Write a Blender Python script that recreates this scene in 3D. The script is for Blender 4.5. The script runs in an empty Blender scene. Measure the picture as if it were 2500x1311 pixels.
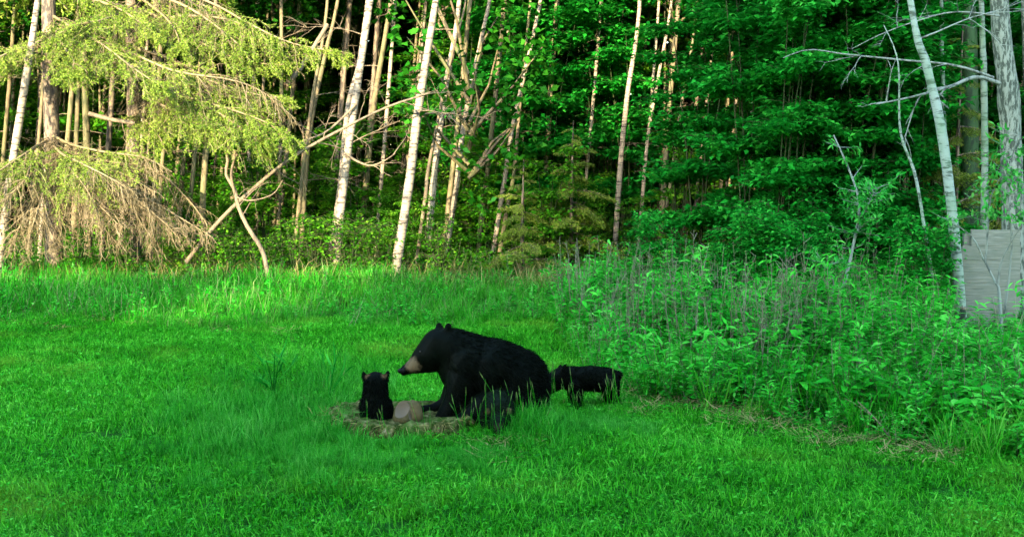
import bpy, bmesh, math, random
import numpy as np
from mathutils import Vector, Matrix
R = math.radians
rng = np.random.default_rng(11)
random.seed(5)
scene = bpy.context.scene
COL = scene.collection

# ------------------------------------------------------------------ camera, sky, sun, exposure
FPX, CAMZ, PITCH = 3018.0, 2.33, math.atan(257 / 3018)
cam = bpy.data.cameras.new('camera'); camo = bpy.data.objects.new('camera', cam); COL.objects.link(camo)
cam.sensor_width = 36; cam.lens = 36 * FPX / 2500; cam.clip_end = 2000
camo.location = (0, 0, CAMZ); camo.rotation_euler = (math.pi / 2 - PITCH, 0, 0)
scene.camera = camo

SUN_EL, SUN_AZ = R(17), R(20)           # low sun behind the camera, a little to its left
w = bpy.data.worlds.new('World'); scene.world = w; w.use_nodes = True
nt = w.node_tree; bg = nt.nodes['Background']
sky = nt.nodes.new('ShaderNodeTexSky'); sky.sky_type = 'NISHITA'; sky.sun_disc = False
sky.sun_elevation = SUN_EL; sky.sun_rotation = math.pi + SUN_AZ
nt.links.new(sky.outputs[0], bg.inputs[0]); bg.inputs[1].default_value = 0.15
sl = bpy.data.lights.new('sun', 'SUN'); sl.energy = 1.55; sl.angle = R(0.5); sl.color = (1.0, 0.82, 0.56)
so = bpy.data.objects.new('sun', sl); COL.objects.link(so)
so.rotation_euler = Vector((math.sin(SUN_AZ) * math.cos(SUN_EL), math.cos(SUN_AZ) * math.cos(SUN_EL), -math.sin(SUN_EL))).to_track_quat('-Z', 'Y').to_euler()
vs = scene.view_settings
vs.view_transform = 'Standard'; vs.look = 'None'; vs.exposure = 3.8; vs.gamma = 1.0; vs.use_curve_mapping = False
scene.cycles.max_bounces = 6; scene.cycles.diffuse_bounces = 4; scene.cycles.glossy_bounces = 2
scene.cycles.transmission_bounces = 4; scene.cycles.use_denoising = True

# ------------------------------------------------------------------ layout helpers
_c, _s = math.cos(PITCH), math.sin(PITCH)
def at(px, py, Y):
    """world point at forward distance Y seen at photograph pixel px,py"""
    u, v = (px - 1250) / FPX, -(py - 655.5) / FPX
    d = np.array([u, _c + v * _s, -_s + v * _c]); k = Y / d[1]
    return np.array([d[0] * k, Y, CAMZ + d[2] * k])
def gnd(px, py):
    u, v = (px - 1250) / FPX, -(py - 655.5) / FPX
    d = np.array([u, _c + v * _s, -_s + v * _c]); k = -CAMZ / d[2]
    return np.array([d[0] * k, d[1] * k, 0.0])
def gz(x, y):
    return 0.035 * np.sin(x * 0.9 + 1.3) * np.cos(y * 0.7) + 0.02 * np.sin(x * 2.3 + y * 1.9)

# ------------------------------------------------------------------ mesh helpers
class MB:
    def __init__(s): s.v = []; s.f = []; s.n = 0
    def add(s, v, f):
        v = np.asarray(v, float).reshape(-1, 3); f = np.asarray(f, int)
        s.v.append(v); s.f.append(f + s.n); s.n += len(v)
    def mesh(s, name, mat, smooth=False):
        me = bpy.data.meshes.new(name)
        v = np.concatenate(s.v); me.vertices.add(len(v)); me.vertices.foreach_set('co', v.ravel())
        nl = sum(f.size for f in s.f); npoly = sum(len(f) for f in s.f)
        me.loops.add(nl); me.loops.foreach_set('vertex_index', np.concatenate([f.ravel() for f in s.f]).astype(np.int32))
        tot = np.concatenate([np.full(len(f), f.shape[1]) for f in s.f])
        me.polygons.add(npoly); me.polygons.foreach_set('loop_start', np.concatenate([[0], np.cumsum(tot)[:-1]]).astype(np.int32))
        if smooth: me.polygons.foreach_set('use_smooth', np.ones(npoly, bool))
        me.update(calc_edges=True); me.materials.append(mat)
        return me
    def build(s, name, mat, parent=None, smooth=False):
        return link(name, s.mesh(name, mat, smooth), parent)
def link(name, data, parent=None):
    o = bpy.data.objects.new(name, data); COL.objects.link(o)
    if parent is not None: o.parent = parent
    return o
def tag(o, label, cat, group=None):
    o['label'] = label; o['category'] = cat
    if group: o['group'] = group
    return o
def thing(name, label, cat, loc=(0, 0, 0), group=None):
    o = link(name, None); o.location = loc
    return tag(o, label, cat, group)
def stuff(o, label, cat):
    o['kind'] = 'stuff'; return tag(o, label, cat)
def unit(a): return a / np.maximum(np.linalg.norm(a, axis=-1, keepdims=True), 1e-9)

def tubes(mb, P, r, sides=5, rough=0.0):
    """n tubes of k rings: P (n,k,3), r (n,k)"""
    P = np.asarray(P, float); r = np.asarray(r, float)
    if P.ndim == 2: P = P[None]; r = r[None]
    n, k, _ = P.shape
    T = np.gradient(P, axis=1); T = unit(T)
    ref = np.where(np.abs(T[..., 2:3]) > 0.9, np.array([1., 0, 0]), np.array([0, 0, 1.]))
    A = unit(np.cross(T, ref)); B = np.cross(T, A)
    th = np.arange(sides) / sides * 2 * np.pi
    rr = r[..., None] * (1 + rough * rng.standard_normal((n, k, sides))) if rough else np.repeat(r[..., None], sides, 2)
    V = P[:, :, None, :] + (A[:, :, None, :] * np.cos(th)[:, None] + B[:, :, None, :] * np.sin(th)[:, None]) * rr[..., None]
    i = np.arange(n)[:, None, None] * k * sides; j = np.arange(k - 1)[None, :, None] * sides; s = np.arange(sides)[None, None, :]
    s2 = (s + 1) % sides
    F = np.stack([i + j + s, i + j + s2, i + j + sides + s2, i + j + sides + s], -1).reshape(-1, 4)
    mb.add(V, F)
def curve(pts, k):
    """smooth resample of a polyline"""
    pts = np.asarray(pts, float); m = len(pts)
    t = np.linspace(0, m - 1, k); out = np.zeros((k, pts.shape[1]))
    for q, tt in enumerate(t):
        i = min(int(tt), m - 2); f = tt - i
        p0 = pts[max(i - 1, 0)]; p1 = pts[i]; p2 = pts[i + 1]; p3 = pts[min(i + 2, m - 1)]
        out[q] = 0.5 * ((2 * p1) + (-p0 + p2) * f + (2 * p0 - 5 * p1 + 4 * p2 - p3) * f ** 2 + (-p0 + 3 * p1 - 3 * p2 + p3) * f ** 3)
    return out
def leaves(mb, P, D, N, L, W, fold=0.12):
    """four-point leaves: base P, direction D, normal N, length L, width W"""
    D = unit(D); S = unit(np.cross(D, N)); N = np.cross(S, D); L = np.asarray(L)[:, None]; W = np.asarray(W)[:, None]
    m = P + D * L * 0.45
    V = np.stack([P, m + S * W * .5 + N * fold * W, P + D * L - N * L * 0.12, m - S * W * .5 + N * fold * W], 1)
    F = np.arange(len(P))[:, None] * 4 + np.arange(4)
    mb.add(V, F)
def lance(mb, P, D, N, L, W, droop=0.25):
    """longer leaf, two folded quads and a bent tip"""
    D = unit(D); S = unit(np.cross(D, N)); N = np.cross(S, D); L = np.asarray(L)[:, None]; W = np.asarray(W)[:, None]
    a = P + D * L * .35; b = P + D * L * .72 - N * L * droop * .4; t = P + D * L - N * L * droop
    V = np.stack([P, a + S * W * .5 + N * W * .12, a - S * W * .5 + N * W * .12, b + S * W * .38, b - S * W * .38, t], 1)
    i = np.arange(len(P))[:, None] * 6
    mb.add(V, np.concatenate([i + np.array([1, 2, 4, 3])]))
    mb.f.append(np.concatenate([i + np.array([0, 2, 1]), i + np.array([3, 4, 5])]) + (mb.n - 6 * len(P)))
def blades(mb, P, ang, L, W, bend, lean=0.15):
    """grass blades, one quad and a tip each"""
    n = len(P); d = np.stack([np.cos(ang), np.sin(ang), np.zeros(n)], 1); s = np.stack([-np.sin(ang), np.cos(ang), np.zeros(n)], 1)
    L = np.asarray(L)[:, None]; W = np.asarray(W)[:, None]; bend = np.asarray(bend)[:, None]; up = np.array([0, 0, 1.])
    m = P + up * L * .58 + d * L * (lean + bend * .25)
    t = P + up * L * (1 - .55 * bend) + d * L * (lean + bend * .9)
    V = np.stack([P - s * W * .5, P + s * W * .5, m + s * W * .42, m - s * W * .42, t], 1)
    i = np.arange(n)[:, None] * 5
    mb.add(V, i + np.array([0, 1, 2, 3]))
    mb.f.append(i + np.array([3, 2, 4]) + (mb.n - 5 * n))

# ------------------------------------------------------------------ materials
def newmat(name):
    m = bpy.data.materials.new(name); m.use_nodes = True; nt = m.node_tree
    b = nt.nodes['Principled BSDF']; return m, nt, b
def ramp(nt, cols, pos=None):
    r = nt.nodes.new('ShaderNodeValToRGB'); e = r.color_ramp.elements
    pos = pos or [i / (len(cols) - 1) for i in range(len(cols))]
    while len(e) < len(cols): e.new(0.5)
    for i, (c, p) in enumerate(zip(cols, pos)): e[i].position = p; e[i].color = (*c, 1)
    return r
def noise(nt, scale, detail=3, vec=None, rough=0.6):
    n = nt.nodes.new('ShaderNodeTexNoise'); n.inputs['Scale'].default_value = scale; n.inputs['Detail'].default_value = detail
    n.inputs['Roughness'].default_value = rough
    if vec is not None: nt.links.new(vec, n.inputs['Vector'])
    return n
def math_(nt, op, a, b=None):
    n = nt.nodes.new('ShaderNodeMath'); n.operation = op
    for i, x in enumerate((a, b)):
        if x is None: continue
        if isinstance(x, (int, float)): n.inputs[i].default_value = x
        else: nt.links.new(x, n.inputs[i])
    return n.outputs[0]
def mixc(nt, f, a, b, mode='MIX'):
    n = nt.nodes.new('ShaderNodeMix'); n.data_type = 'RGBA'; n.blend_type = mode
    for k, x in ((0, f), (6, a), (7, b)):
        if isinstance(x, (int, float)): n.inputs[k].default_value = x
        elif isinstance(x, tuple): n.inputs[k].default_value = (*x, 1)
        else: nt.links.new(x, n.inputs[k])
    return n.outputs[2]
def leafmat(name, cols, transl=0.35, rough=0.45, patch=None, spec=0.07):
    m, nt, b = newmat(name)
    g = nt.nodes.new('ShaderNodeNewGeometry'); oi = nt.nodes.new('ShaderNodeObjectInfo')
    n = noise(nt, 0.55, 3, g.outputs['Position'])
    k = math_(nt, 'ADD', math_(nt, 'MULTIPLY', g.outputs['Random Per Island'], 0.75), math_(nt, 'MULTIPLY', oi.outputs['Random'], 0.15))
    k = math_(nt, 'ADD', k, math_(nt, 'MULTIPLY', math_(nt, 'SUBTRACT', n.outputs[0], 0.42), 0.8))
    r = ramp(nt, cols); nt.links.new(k, r.inputs[0]); c = r.outputs[0]
    if patch:
        n2 = noise(nt, patch[1], 2, g.outputs['Position']); rr = ramp(nt, [(0, 0, 0), (1, 1, 1)], [0.55, 0.75]); nt.links.new(n2.outputs[0], rr.inputs[0])
        c = mixc(nt, math_(nt, 'MULTIPLY', rr.outputs[0], patch[2]), c, patch[0])
    nt.links.new(c, b.inputs['Base Color']); b.inputs['Roughness'].default_value = rough
    b.inputs['Specular IOR Level'].default_value = spec
    t = nt.nodes.new('ShaderNodeBsdfTranslucent'); nt.links.new(c, t.inputs['Color'])
    mx = nt.nodes.new('ShaderNodeMixShader'); mx.inputs[0].default_value = transl
    nt.links.new(b.outputs[0], mx.inputs[1]); nt.links.new(t.outputs[0], mx.inputs[2])
    nt.links.new(mx.outputs[0], nt.nodes['Material Output'].inputs['Surface'])
    return m
def barkmat(name, base, dark, marks=0.5, stretch=(1, 1, .16), scale=9., green=None, bump=.4):
    m, nt, b = newmat(name)
    tc = nt.nodes.new('ShaderNodeTexCoord'); mp = nt.nodes.new('ShaderNodeMapping'); nt.links.new(tc.outputs['Object'], mp.inputs[0])
    mp.inputs['Scale'].default_value = stretch
    n = noise(nt, scale, 6, mp.outputs[0], .65); n2 = noise(nt, 1.3, 3, tc.outputs['Object'])
    r = ramp(nt, [dark, base], [marks - .05, marks + .05]); nt.links.new(n.outputs[0], r.inputs[0]); c = r.outputs[0]
    if green:
        rr = ramp(nt, [(0, 0, 0), (1, 1, 1)], [.42, .68]); nt.links.new(n2.outputs[0], rr.inputs[0]); c = mixc(nt, math_(nt, 'MULTIPLY', rr.outputs[0], .75), c, green)
    oi = nt.nodes.new('ShaderNodeObjectInfo')
    c = mixc(nt, math_(nt, 'MULTIPLY', oi.outputs['Random'], .45), c, mixc(nt, 1.0, c, (.55, .5, .42), 'MULTIPLY'))
    nt.links.new(c, b.inputs['Base Color']); b.inputs['Roughness'].default_value = .8
    bp = nt.nodes.new('ShaderNodeBump'); bp.inputs['Strength'].default_value = bump; bp.inputs['Distance'].default_value = .02
    nt.links.new(n.outputs[0], bp.inputs['Height']); nt.links.new(bp.outputs[0], b.inputs['Normal'])
    return m
M = {}
M['lawn'] = leafmat('lawn_blades', [(.003, .06, .002), (.014, .21, .004), (.045, .40, .009), (.16, .60, .05)], .4, .5, patch=((.17, .36, .025), .45, .7))
M['clover'] = leafmat('clover_leaves', [(.004, .12, .003), (.015, .26, .006), (.05, .42, .016), (.14, .54, .07)], .35, .45)
M['tall'] = leafmat('tall_grass_blades', [(.003, .10, .003), (.012, .25, .006), (.035, .38, .010), (.14, .46, .05)], .4, .5, patch=((.16, .34, .03), .5, .35))
M['straw'] = leafmat('dry_straw', [(.10, .12, .03), (.22, .20, .06), (.34, .29, .12)], .2, .7)
M['seed'] = leafmat('grass_seed_heads', [(.04, .15, .02), (.09, .20, .04), (.18, .25, .08)], .25, .6)
M['weed'] = leafmat('weed_leaves', [(.003, .09, .004), (.012, .28, .012), (.035, .44, .022), (.13, .58, .07)], .35, .4)
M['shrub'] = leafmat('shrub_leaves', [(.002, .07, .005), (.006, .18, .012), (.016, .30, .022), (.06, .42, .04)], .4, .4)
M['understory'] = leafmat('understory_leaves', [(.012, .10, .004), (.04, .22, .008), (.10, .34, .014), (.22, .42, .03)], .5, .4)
M['canopy'] = leafmat('canopy_leaves', [(.004, .05, .003), (.012, .12, .006), (.04, .2, .012)], .25, .45)
M['sapling'] = leafmat('sapling_leaves', [(.012, .22, .02), (.04, .36, .04), (.14, .46, .08)], .4, .35)
M['needle'] = leafmat('spruce_needles', [(.04, .11, .010), (.12, .22, .02), (.22, .32, .04), (.32, .40, .07)], .2, .55)
M['dryneedle'] = leafmat('dry_twigs', [(.09, .08, .035), (.19, .155, .08), (.33, .265, .16)], .1, .75)
M['stem'] = leafmat('weed_stems', [(.05, .08, .03), (.13, .14, .08), (.26, .25, .18)], 0, .7)
M['twig'] = leafmat('shrub_twigs', [(.02, .035, .012), (.05, .06, .025)], 0, .7)
M['fescue'] = leafmat('fescue_blades', [(.003, .08, .003), (.010, .20, .006), (.03, .32, .014), (.13, .46, .07)], .4, .5)
M['birch'] = barkmat('birch_bark', (.34, .285, .20), (.05, .04, .03), .445, (1, 1, 5), 4.5, None, .25)
M['birch_shade'] = barkmat('shade_tinted_birch_bark', (.22, .30, .24), (.03, .05, .03), .45, (1, 1, 5), 4.5, (.10, .22, .10), .25)  # birch copy with the green-teal tint of the shade put into its colour
M['aspen'] = barkmat('aspen_bark', (.20, .155, .08), (.05, .042, .02), .47, (1, 1, .3), 9., (.11, .14, .04), .5)
M['spruce'] = barkmat('spruce_bark', (.22, .17, .11), (.05, .04, .03), .5, (1, 1, .35), 14., None, .8)
M['oldbark'] = barkmat('furrowed_bark', (.19, .24, .18), (.03, .05, .03), .50, (1, 1, .3), 24., None, 1.)
M['mossbark'] = barkmat('moss_covered_bark', (.03, .10, .025), (.01, .035, .01), .48, (1, 1, .3), 10., None, .6)
M['dead'] = barkmat('dead_wood', (.19, .15, .09), (.10, .08, .05), .45, (1, 1, .3), 10., None, .5)
M['deadgrey'] = barkmat('grey_dead_wood', (.19, .24, .19), (.06, .08, .06), .45, (1, 1, .3), 10., None, .5)

def groundmat():
    m, nt, b = newmat('ground_soil'); g = nt.nodes.new('ShaderNodeNewGeometry')
    sep = nt.nodes.new('ShaderNodeSeparateXYZ'); nt.links.new(g.outputs['Position'], sep.inputs[0])
    n = noise(nt, 3., 6, g.outputs['Position']); n2 = noise(nt, 18., 4, g.outputs['Position'])
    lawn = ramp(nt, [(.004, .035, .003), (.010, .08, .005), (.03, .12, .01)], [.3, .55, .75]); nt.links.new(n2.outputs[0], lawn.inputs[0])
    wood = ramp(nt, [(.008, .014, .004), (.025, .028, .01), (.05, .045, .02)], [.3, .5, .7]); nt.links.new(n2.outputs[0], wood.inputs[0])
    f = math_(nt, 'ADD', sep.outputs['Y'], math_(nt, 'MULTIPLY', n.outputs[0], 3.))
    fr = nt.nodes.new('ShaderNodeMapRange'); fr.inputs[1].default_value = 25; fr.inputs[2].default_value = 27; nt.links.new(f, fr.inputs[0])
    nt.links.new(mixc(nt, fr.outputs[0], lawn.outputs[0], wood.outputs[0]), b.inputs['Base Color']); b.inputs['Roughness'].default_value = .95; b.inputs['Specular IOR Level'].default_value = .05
    bp = nt.nodes.new('ShaderNodeBump'); bp.inputs['Distance'].default_value = .03; nt.links.new(n2.outputs[0], bp.inputs['Height']); nt.links.new(bp.outputs[0], b.inputs['Normal'])
    return m
M['ground'] = groundmat()

# ------------------------------------------------------------------ ground
def axis(lo, hi, st, far): return np.concatenate([-np.geomspace(far, -lo + 5, 8) if lo < 0 else [], np.arange(lo, hi + st, st), np.geomspace(hi + 5, far, 8)])
xs, ys = axis(-26, 26, .5, 600), axis(-24, 52, .5, 600)
X, Y = np.meshgrid(xs, ys, indexing='ij'); Z = gz(X, Y)
nx, ny = X.shape; ii = (np.arange(nx - 1)[:, None] * ny + np.arange(ny - 1)).ravel()
mb = MB(); mb.add(np.stack([X, Y, Z], -1), np.stack([ii, ii + ny, ii + ny + 1, ii + 1], 1))
gr = mb.build('ground', M['ground'], None, True); gr['kind'] = 'structure'

# ------------------------------------------------------------------ scattering (only for what nobody could count)
def scatter(name, protos, P, yaw, scl, tilt=0.12, idx=None):
    n = len(P); me = bpy.data.meshes.new(name); me.vertices.add(n); me.vertices.foreach_set('co', np.asarray(P).ravel())
    rot = np.stack([rng.normal(0, tilt, n), rng.normal(0, tilt, n), yaw], 1)
    me.attributes.new('rot', 'FLOAT_VECTOR', 'POINT').data.foreach_set('vector', rot.ravel())
    me.attributes.new('scl', 'FLOAT', 'POINT').data.foreach_set('value', np.asarray(scl, float))
    me.attributes.new('pick', 'INT', 'POINT').data.foreach_set('value', (rng.integers(0, len(protos), n) if idx is None else idx).astype(np.int32))
    o = link(name, me)
    c = bpy.data.collections.new(name + '_kinds')
    for p in protos: c.objects.link(p)
    g = bpy.data.node_groups.new(name + '_scatter', 'GeometryNodeTree')
    g.interface.new_socket('Geometry', in_out='INPUT', socket_type='NodeSocketGeometry'); g.interface.new_socket('Geometry', in_out='OUTPUT', socket_type='NodeSocketGeometry')
    N = g.nodes; i = N.new('NodeGroupInput'); u = N.new('NodeGroupOutput'); ip = N.new('GeometryNodeInstanceOnPoints')
    ci = N.new('GeometryNodeCollectionInfo'); ci.inputs[0].default_value = c; ci.inputs['Separate Children'].default_value = True; ci.inputs['Reset Children'].default_value = True
    def att(nm, ty):
        a = N.new('GeometryNodeInputNamedAttribute'); a.data_type = ty; a.inputs[0].default_value = nm; return a.outputs[0]
    e = N.new('FunctionNodeEulerToRotation')
    g.links.new(att('rot', 'FLOAT_VECTOR'), e.inputs[0]); g.links.new(e.outputs[0], ip.inputs['Rotation'])
    g.links.new(att('scl', 'FLOAT'), ip.inputs['Scale']); g.links.new(att('pick', 'INT'), ip.inputs['Instance Index'])
    ip.inputs['Pick Instance'].default_value = True
    g.links.new(i.outputs[0], ip.inputs['Points']); g.links.new(ci.outputs[0], ip.inputs['Instance']); g.links.new(ip.outputs[0], u.inputs[0])
    md = o.modifiers.new('scatter', 'NODES'); md.node_group = g
    return o
def proto(name, mb, mat):
    o = bpy.data.objects.new(name, mb.mesh(name, mat)); return o
def protos(name, mbs, mats):
    """mesh with several materials: one MB per material"""
    allm = MB(); mi = []
    for k, m in enumerate(mbs):
        off = allm.n
        for v in m.v: allm.v.append(v)
        for f in m.f: allm.f.append(f + off); mi.append(np.full(len(f), k))
        allm.n += m.n
    me = allm.mesh(name, mats[0])
    for m in mats[1:]: me.materials.append(m)
    me.polygons.foreach_set('material_index', np.concatenate(mi).astype(np.int32))
    return me
def disc(n, r): 
    a = rng.uniform(0, 2 * np.pi, n); q = r * np.sqrt(rng.uniform(0, 1, n)); return np.stack([q * np.cos(a), q * np.sin(a), np.zeros(n)], 1)
U = rng.uniform

# lawn patches: short blades with clover leaves between them
def lawn_patch(k, hmul=1.0):
    a, b = MB(), MB(); n = 90
    P = disc(n, .17); blades(a, P, U(0, 6.3, n), U(.03, .10, n) * hmul, U(.004, .009, n), U(.1, 1.1, n), .3)
    n = (3, 5, 7, 3, 10, 2)[k % 6]; P = disc(n, .17); P[:, 2] = U(.03, .075, n) * hmul; an = U(0, 6.3, n)
    leaves(b, P, np.stack([np.cos(an), np.sin(an), U(-.1, .5, n)], 1), np.tile([0, 0, 1.], (n, 1)) + rng.normal(0, .25, (n, 3)), U(.022, .045, n), U(.014, .03, n))
    o = bpy.data.objects.new('lawn_patch', protos('lawn_patch', [a, b], [M['lawn'], M['clover']])); return o
right_edge = np.array([gnd(*p)[:2] for p in ((1335, 800), (1400, 870), (1530, 978), (1700, 1003), (1900, 1050), (2200, 1100), (2500, 1135), (2700, 1150))])
def thicket(x, y):          # inside the weedy right-hand side
    return (x > right_edge[0, 0] - .0) & (y > np.interp(x, right_edge[::-1][:, 0][::-1], right_edge[:, 1])) & (x > np.interp(y, [9, 12, 17.6, 21, 30], [4, 1.0, .55, 1.9, 3.2]))
def field(x0, x1, y0, y1, dens):
    n = int((x1 - x0) * (y1 - y0) * dens); return U(x0, x1, n), U(y0, y1, n)
x, y = field(-9.5, 9.5, 5.8, 18.6, 62)
k = (np.abs(x) < .52 * y + .8) & ~thicket(x, y - .35) & (((x + .95) / .64) ** 2 + ((y - 10.78) / .5) ** 2 > 1)
x, y = x[k], y[k]
o = scatter('lawn_grass', [lawn_patch(i) for i in range(6)], np.stack([x, y, gz(x, y) - .005], 1), U(0, 6.3, len(x)), U(.75, 1.25, len(x)))
stuff(o, 'short bright green mown lawn with clover around the bears', 'grass')

# longer fine grass in tufts round the stump and patches in the foreground
def tuft(n, r, h, wd, mat, bend=(.1, .8), lean=.2):
    a = MB(); P = disc(n, r); blades(a, P, U(0, 6.3, n), h * U(.45, 1., n), U(*wd, n), U(*bend, n), lean); return proto('grass_tuft', a, mat)
pts = []
for px, py, sx, sy, n, hs in ((700, 1020, 120, 45, 210, .95), (560, 1090, 120, 50, 110, .65), (1500, 1048, 60, 22, 100, .5), (1400, 1068, 90, 24, 100, .48), (1290, 1060, 50, 18, 70, .9), (950, 1150, 160, 18, 150, .45),
                              (760, 1120, 90, 40, 110, .7), (985, 1092, 130, 5, 34, .32), (1130, 1075, 60, 6, 14, .4), (1010, 1100, 12, 3, 7, .6), (1130, 1135, 70, 18, 60, .5), (800, 930, 60, 30, 40, .6), (1200, 1200, 400, 60, 110, .4), (1520, 990, 25, 12, 20, .5), (1300, 1045, 45, 10, 20, .6)):
    for q in range(n):
        g = gnd(px + rng.normal(0, sx), py + rng.normal(0, sy)); pts.append((g[0], g[1], hs * U(.7, 1.15)))
pts = np.array(pts); k = (pts[:, 1] > 7) & ((pts[:, 0] + .82) ** 2 / .62 ** 2 + (pts[:, 1] - 10.75) ** 2 / .55 ** 2 > 1.0); pts = pts[k]
o = scatter('long_grass', [tuft(50, .10, .34, (.003, .006), M['fescue']) for _ in range(5)], np.stack([pts[:, 0], pts[:, 1], gz(pts[:, 0], pts[:, 1])], 1), U(0, 6.3, len(pts)), pts[:, 2])
stuff(o, 'longer fine green grass in tufts around the mossy stump', 'grass')

# meadow strip in front of the forest
def meadow_tuft():
    a, b = MB(), MB(); n = 30; P = disc(n, .18); blades(a, P, U(0, 6.3, n), U(.15, .6, n), U(.006, .012, n), U(.2, 1.2, n), .2)
    n = 3; P = disc(n, .15); blades(b, P, U(0, 6.3, n), U(.45, .75, n), U(.008, .016, n), U(.4, 1., n), .1)
    return bpy.data.objects.new('meadow_tuft', protos('meadow_tuft', [a, b], [M['tall'], M['seed']]))
x, y = field(-13, 6.5, 16.6, 26.5, 26)
k = (y > 17.5 + .5 * np.sin(x * 1.7) + .25 * np.sin(x * 4.1)) & ~thicket(x, y); x, y = x[k], y[k]
hs = np.interp(y, [17, 19, 24, 26.5], [.55, .85, 1.0, .8]) * np.interp(x, [-13, -2.5, -.5, 2, 6], [1.35, 1.2, .85, .55, .55]) * U(.5, 1.2, len(x)) * (.72 + .28 * np.sin(x * 1.3 + 2 * np.sin(y * .9)) * np.sin(y * 1.7 + x))
o = scatter('meadow_grass', [meadow_tuft() for _ in range(7)], np.stack([x, y, gz(x, y)], 1), U(0, 6.3, len(x)), hs)
stuff(o, 'tall unmown meadow grass in front of the sunlit forest edge', 'grass')

# weeds: leafy stems on the right and low broad-leaved plants at the forest foot
def weed(h, nl, ll, lw, broad=False):
    a, b = MB(), MB(); ns = 3
    for s in range(ns):
        base = disc(1, .09)[0]; top = base + np.array([rng.normal(0, .12), rng.normal(0, .12), h * U(.7, 1.1)])
        P = curve([base, (base + top) / 2 + rng.normal(0, .02, 3), top], 5); tubes(b, P, np.linspace(.005, .002, 5), 3)
        t = U(.12, 1, nl); Q = base + (top - base) * t[:, None]; an = U(0, 6.3, nl)
        D = np.stack([np.cos(an), np.sin(an), U(-.1, .7, nl)], 1)
        sz = (1.1 - .45 * t) * U(.7, 1.2, nl)
        if broad: leaves(a, Q, D, np.tile([0, 0, 1.], (nl, 1)) + rng.normal(0, .3, (nl, 3)), ll * sz, lw * sz)
        else: lance(a, Q, D, np.tile([0, 0, 1.], (nl, 1)) + rng.normal(0, .2, (nl, 3)), ll * sz, lw * sz)
    return bpy.data.objects.new('weed', protos('weed', [a, b], [M['weed'], M['stem']]))
wk = [weed(.75, 20, .17, .042), weed(.6, 16, .15, .05), weed(.85, 24, .15, .034), weed(.45, 14, .14, .085, True), weed(.6, 18, .11, .07, True), weed(.9, 24, .13, .03), weed(.7, 16, .12, .08, True)]
x, y = field(.4, 10, 8.8, 20, 31); k = thicket(x, y) & (x < .52 * y + 1.5); x, y = x[k], y[k]
pxl = 1250 + x / y * FPX; edge = y - np.interp(x, right_edge[:, 0], right_edge[:, 1])
hs = np.interp(edge, [0, .5, 1.5, 4, 8], [.45, .75, 1.0, 1.25, 1.25]) * U(.65, 1.2, len(x)) * np.interp(y, [9, 14, 18], [.85, .95, 1.]) * np.where((pxl > 2310) & (y > 12.5), np.interp(y, [12.5, 14.5, 17], [.75, .38, .26]), 1)
o = scatter('undergrowth', wk, np.stack([x, y, gz(x, y)], 1), U(0, 6.3, len(x)), hs, .15)
stuff(o, 'dense leafy green weeds along the right side of the lawn', 'weeds')
x, y = field(-12, 3, 17.4, 25.5, 5.5); k = ~thicket(x, y); x, y = x[k], y[k]
o = scatter('meadow_herbs', wk, np.stack([x, y, gz(x, y)], 1), U(0, 6.3, len(x)), U(.35, .8, len(x)) * np.interp(x, [-12, -2, 3], [1.05, .9, .6]), .2)
stuff(o, 'leafy green herbs mixed into the meadow grass strip', 'herbs')
x, y = field(.4, 9, 8.8, 19, 13); k = thicket(x, y) & (x < .52 * y + 1.5) & ~((x / y > .34) & (y > 13)); x, y = x[k], y[k]
o = scatter('thicket_grass', [tuft(30, .12, .62, (.006, .012), M['tall']) for _ in range(4)], np.stack([x, y, gz(x, y)], 1), U(0, 6.3, len(x)), U(.5, 1.1, len(x)))
stuff(o, 'coarse green grass growing among the weeds on the right', 'grass')
# dry stems standing in the weeds and pale straw lying along the mown edge
x, y = field(.9, 6, 12.6, 19, 4.2); k = thicket(x, y - 1) & (x / y < .3); x, y = x[k], y[k]
def dry_stems():
    a = MB(); n = 5; P = disc(n, .2); T = P + np.stack([rng.normal(0, .1, n), rng.normal(0, .1, n), U(.7, 1.3, n)], 1)
    tubes(a, np.stack([P, (P + T) / 2 + rng.normal(0, .02, (n, 3)), T], 1), np.tile([.006, .005, .0025], (n, 1)), 3)
    m = 26; q = rng.integers(0, n, m); t = U(.6, 1, m)[:, None]; Q = P[q] * (1 - t) + T[q] * t
    tubes(a, np.stack([Q, Q + np.stack([rng.normal(0, .05, m), rng.normal(0, .05, m), U(.02, .1, m)], 1)], 1), np.tile([.003, .0015], (m, 1)), 3)
    return proto('dry_stems', a, M['stem'])
o = scatter('dry_weed_stems', [dry_stems() for _ in range(4)], np.stack([x, y, gz(x, y)], 1), U(0, 6.3, len(x)), U(.7, 1.15, len(x)))
stuff(o, 'grey brown dry weed stalks standing in the right thicket', 'weeds')
pts = []
for q in range(150):
    px = U(1480, 2330); py = np.interp(px, [1480, 1700, 1900, 2200, 2500], [975, 1003, 1045, 1098, 1135]) + rng.normal(0, 16); pts.append(gnd(px, py))
for q in range(60): pts.append(gnd(U(0, 700), rng.normal(795, 10)))
for q in range(14): pts.append(gnd(rng.normal(1230, 50), rng.normal(1105, 14)))
pts = np.array(pts); pts[:, 2] = gz(pts[:, 0], pts[:, 1]) + .035
def straw():
    a = MB(); n = 12; P = disc(n, .12); P[:, 2] = U(-.02, .03, n); an = U(0, 6.3, n)
    blades(a, P, an, U(.02, .05, n), U(.004, .007, n), U(.9, 1.1, n), 2.5); return proto('straw', a, M['straw'])
o = scatter('dry_straw', [straw() for _ in range(4)], pts, U(0, 6.3, len(pts)), U(.7, 1.3, len(pts)))
stuff(o, 'pale dry straw lying along the mown edge of the weeds', 'straw')
x, y = field(-10, 1.2, 22.6, 25.8, 9)
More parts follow.
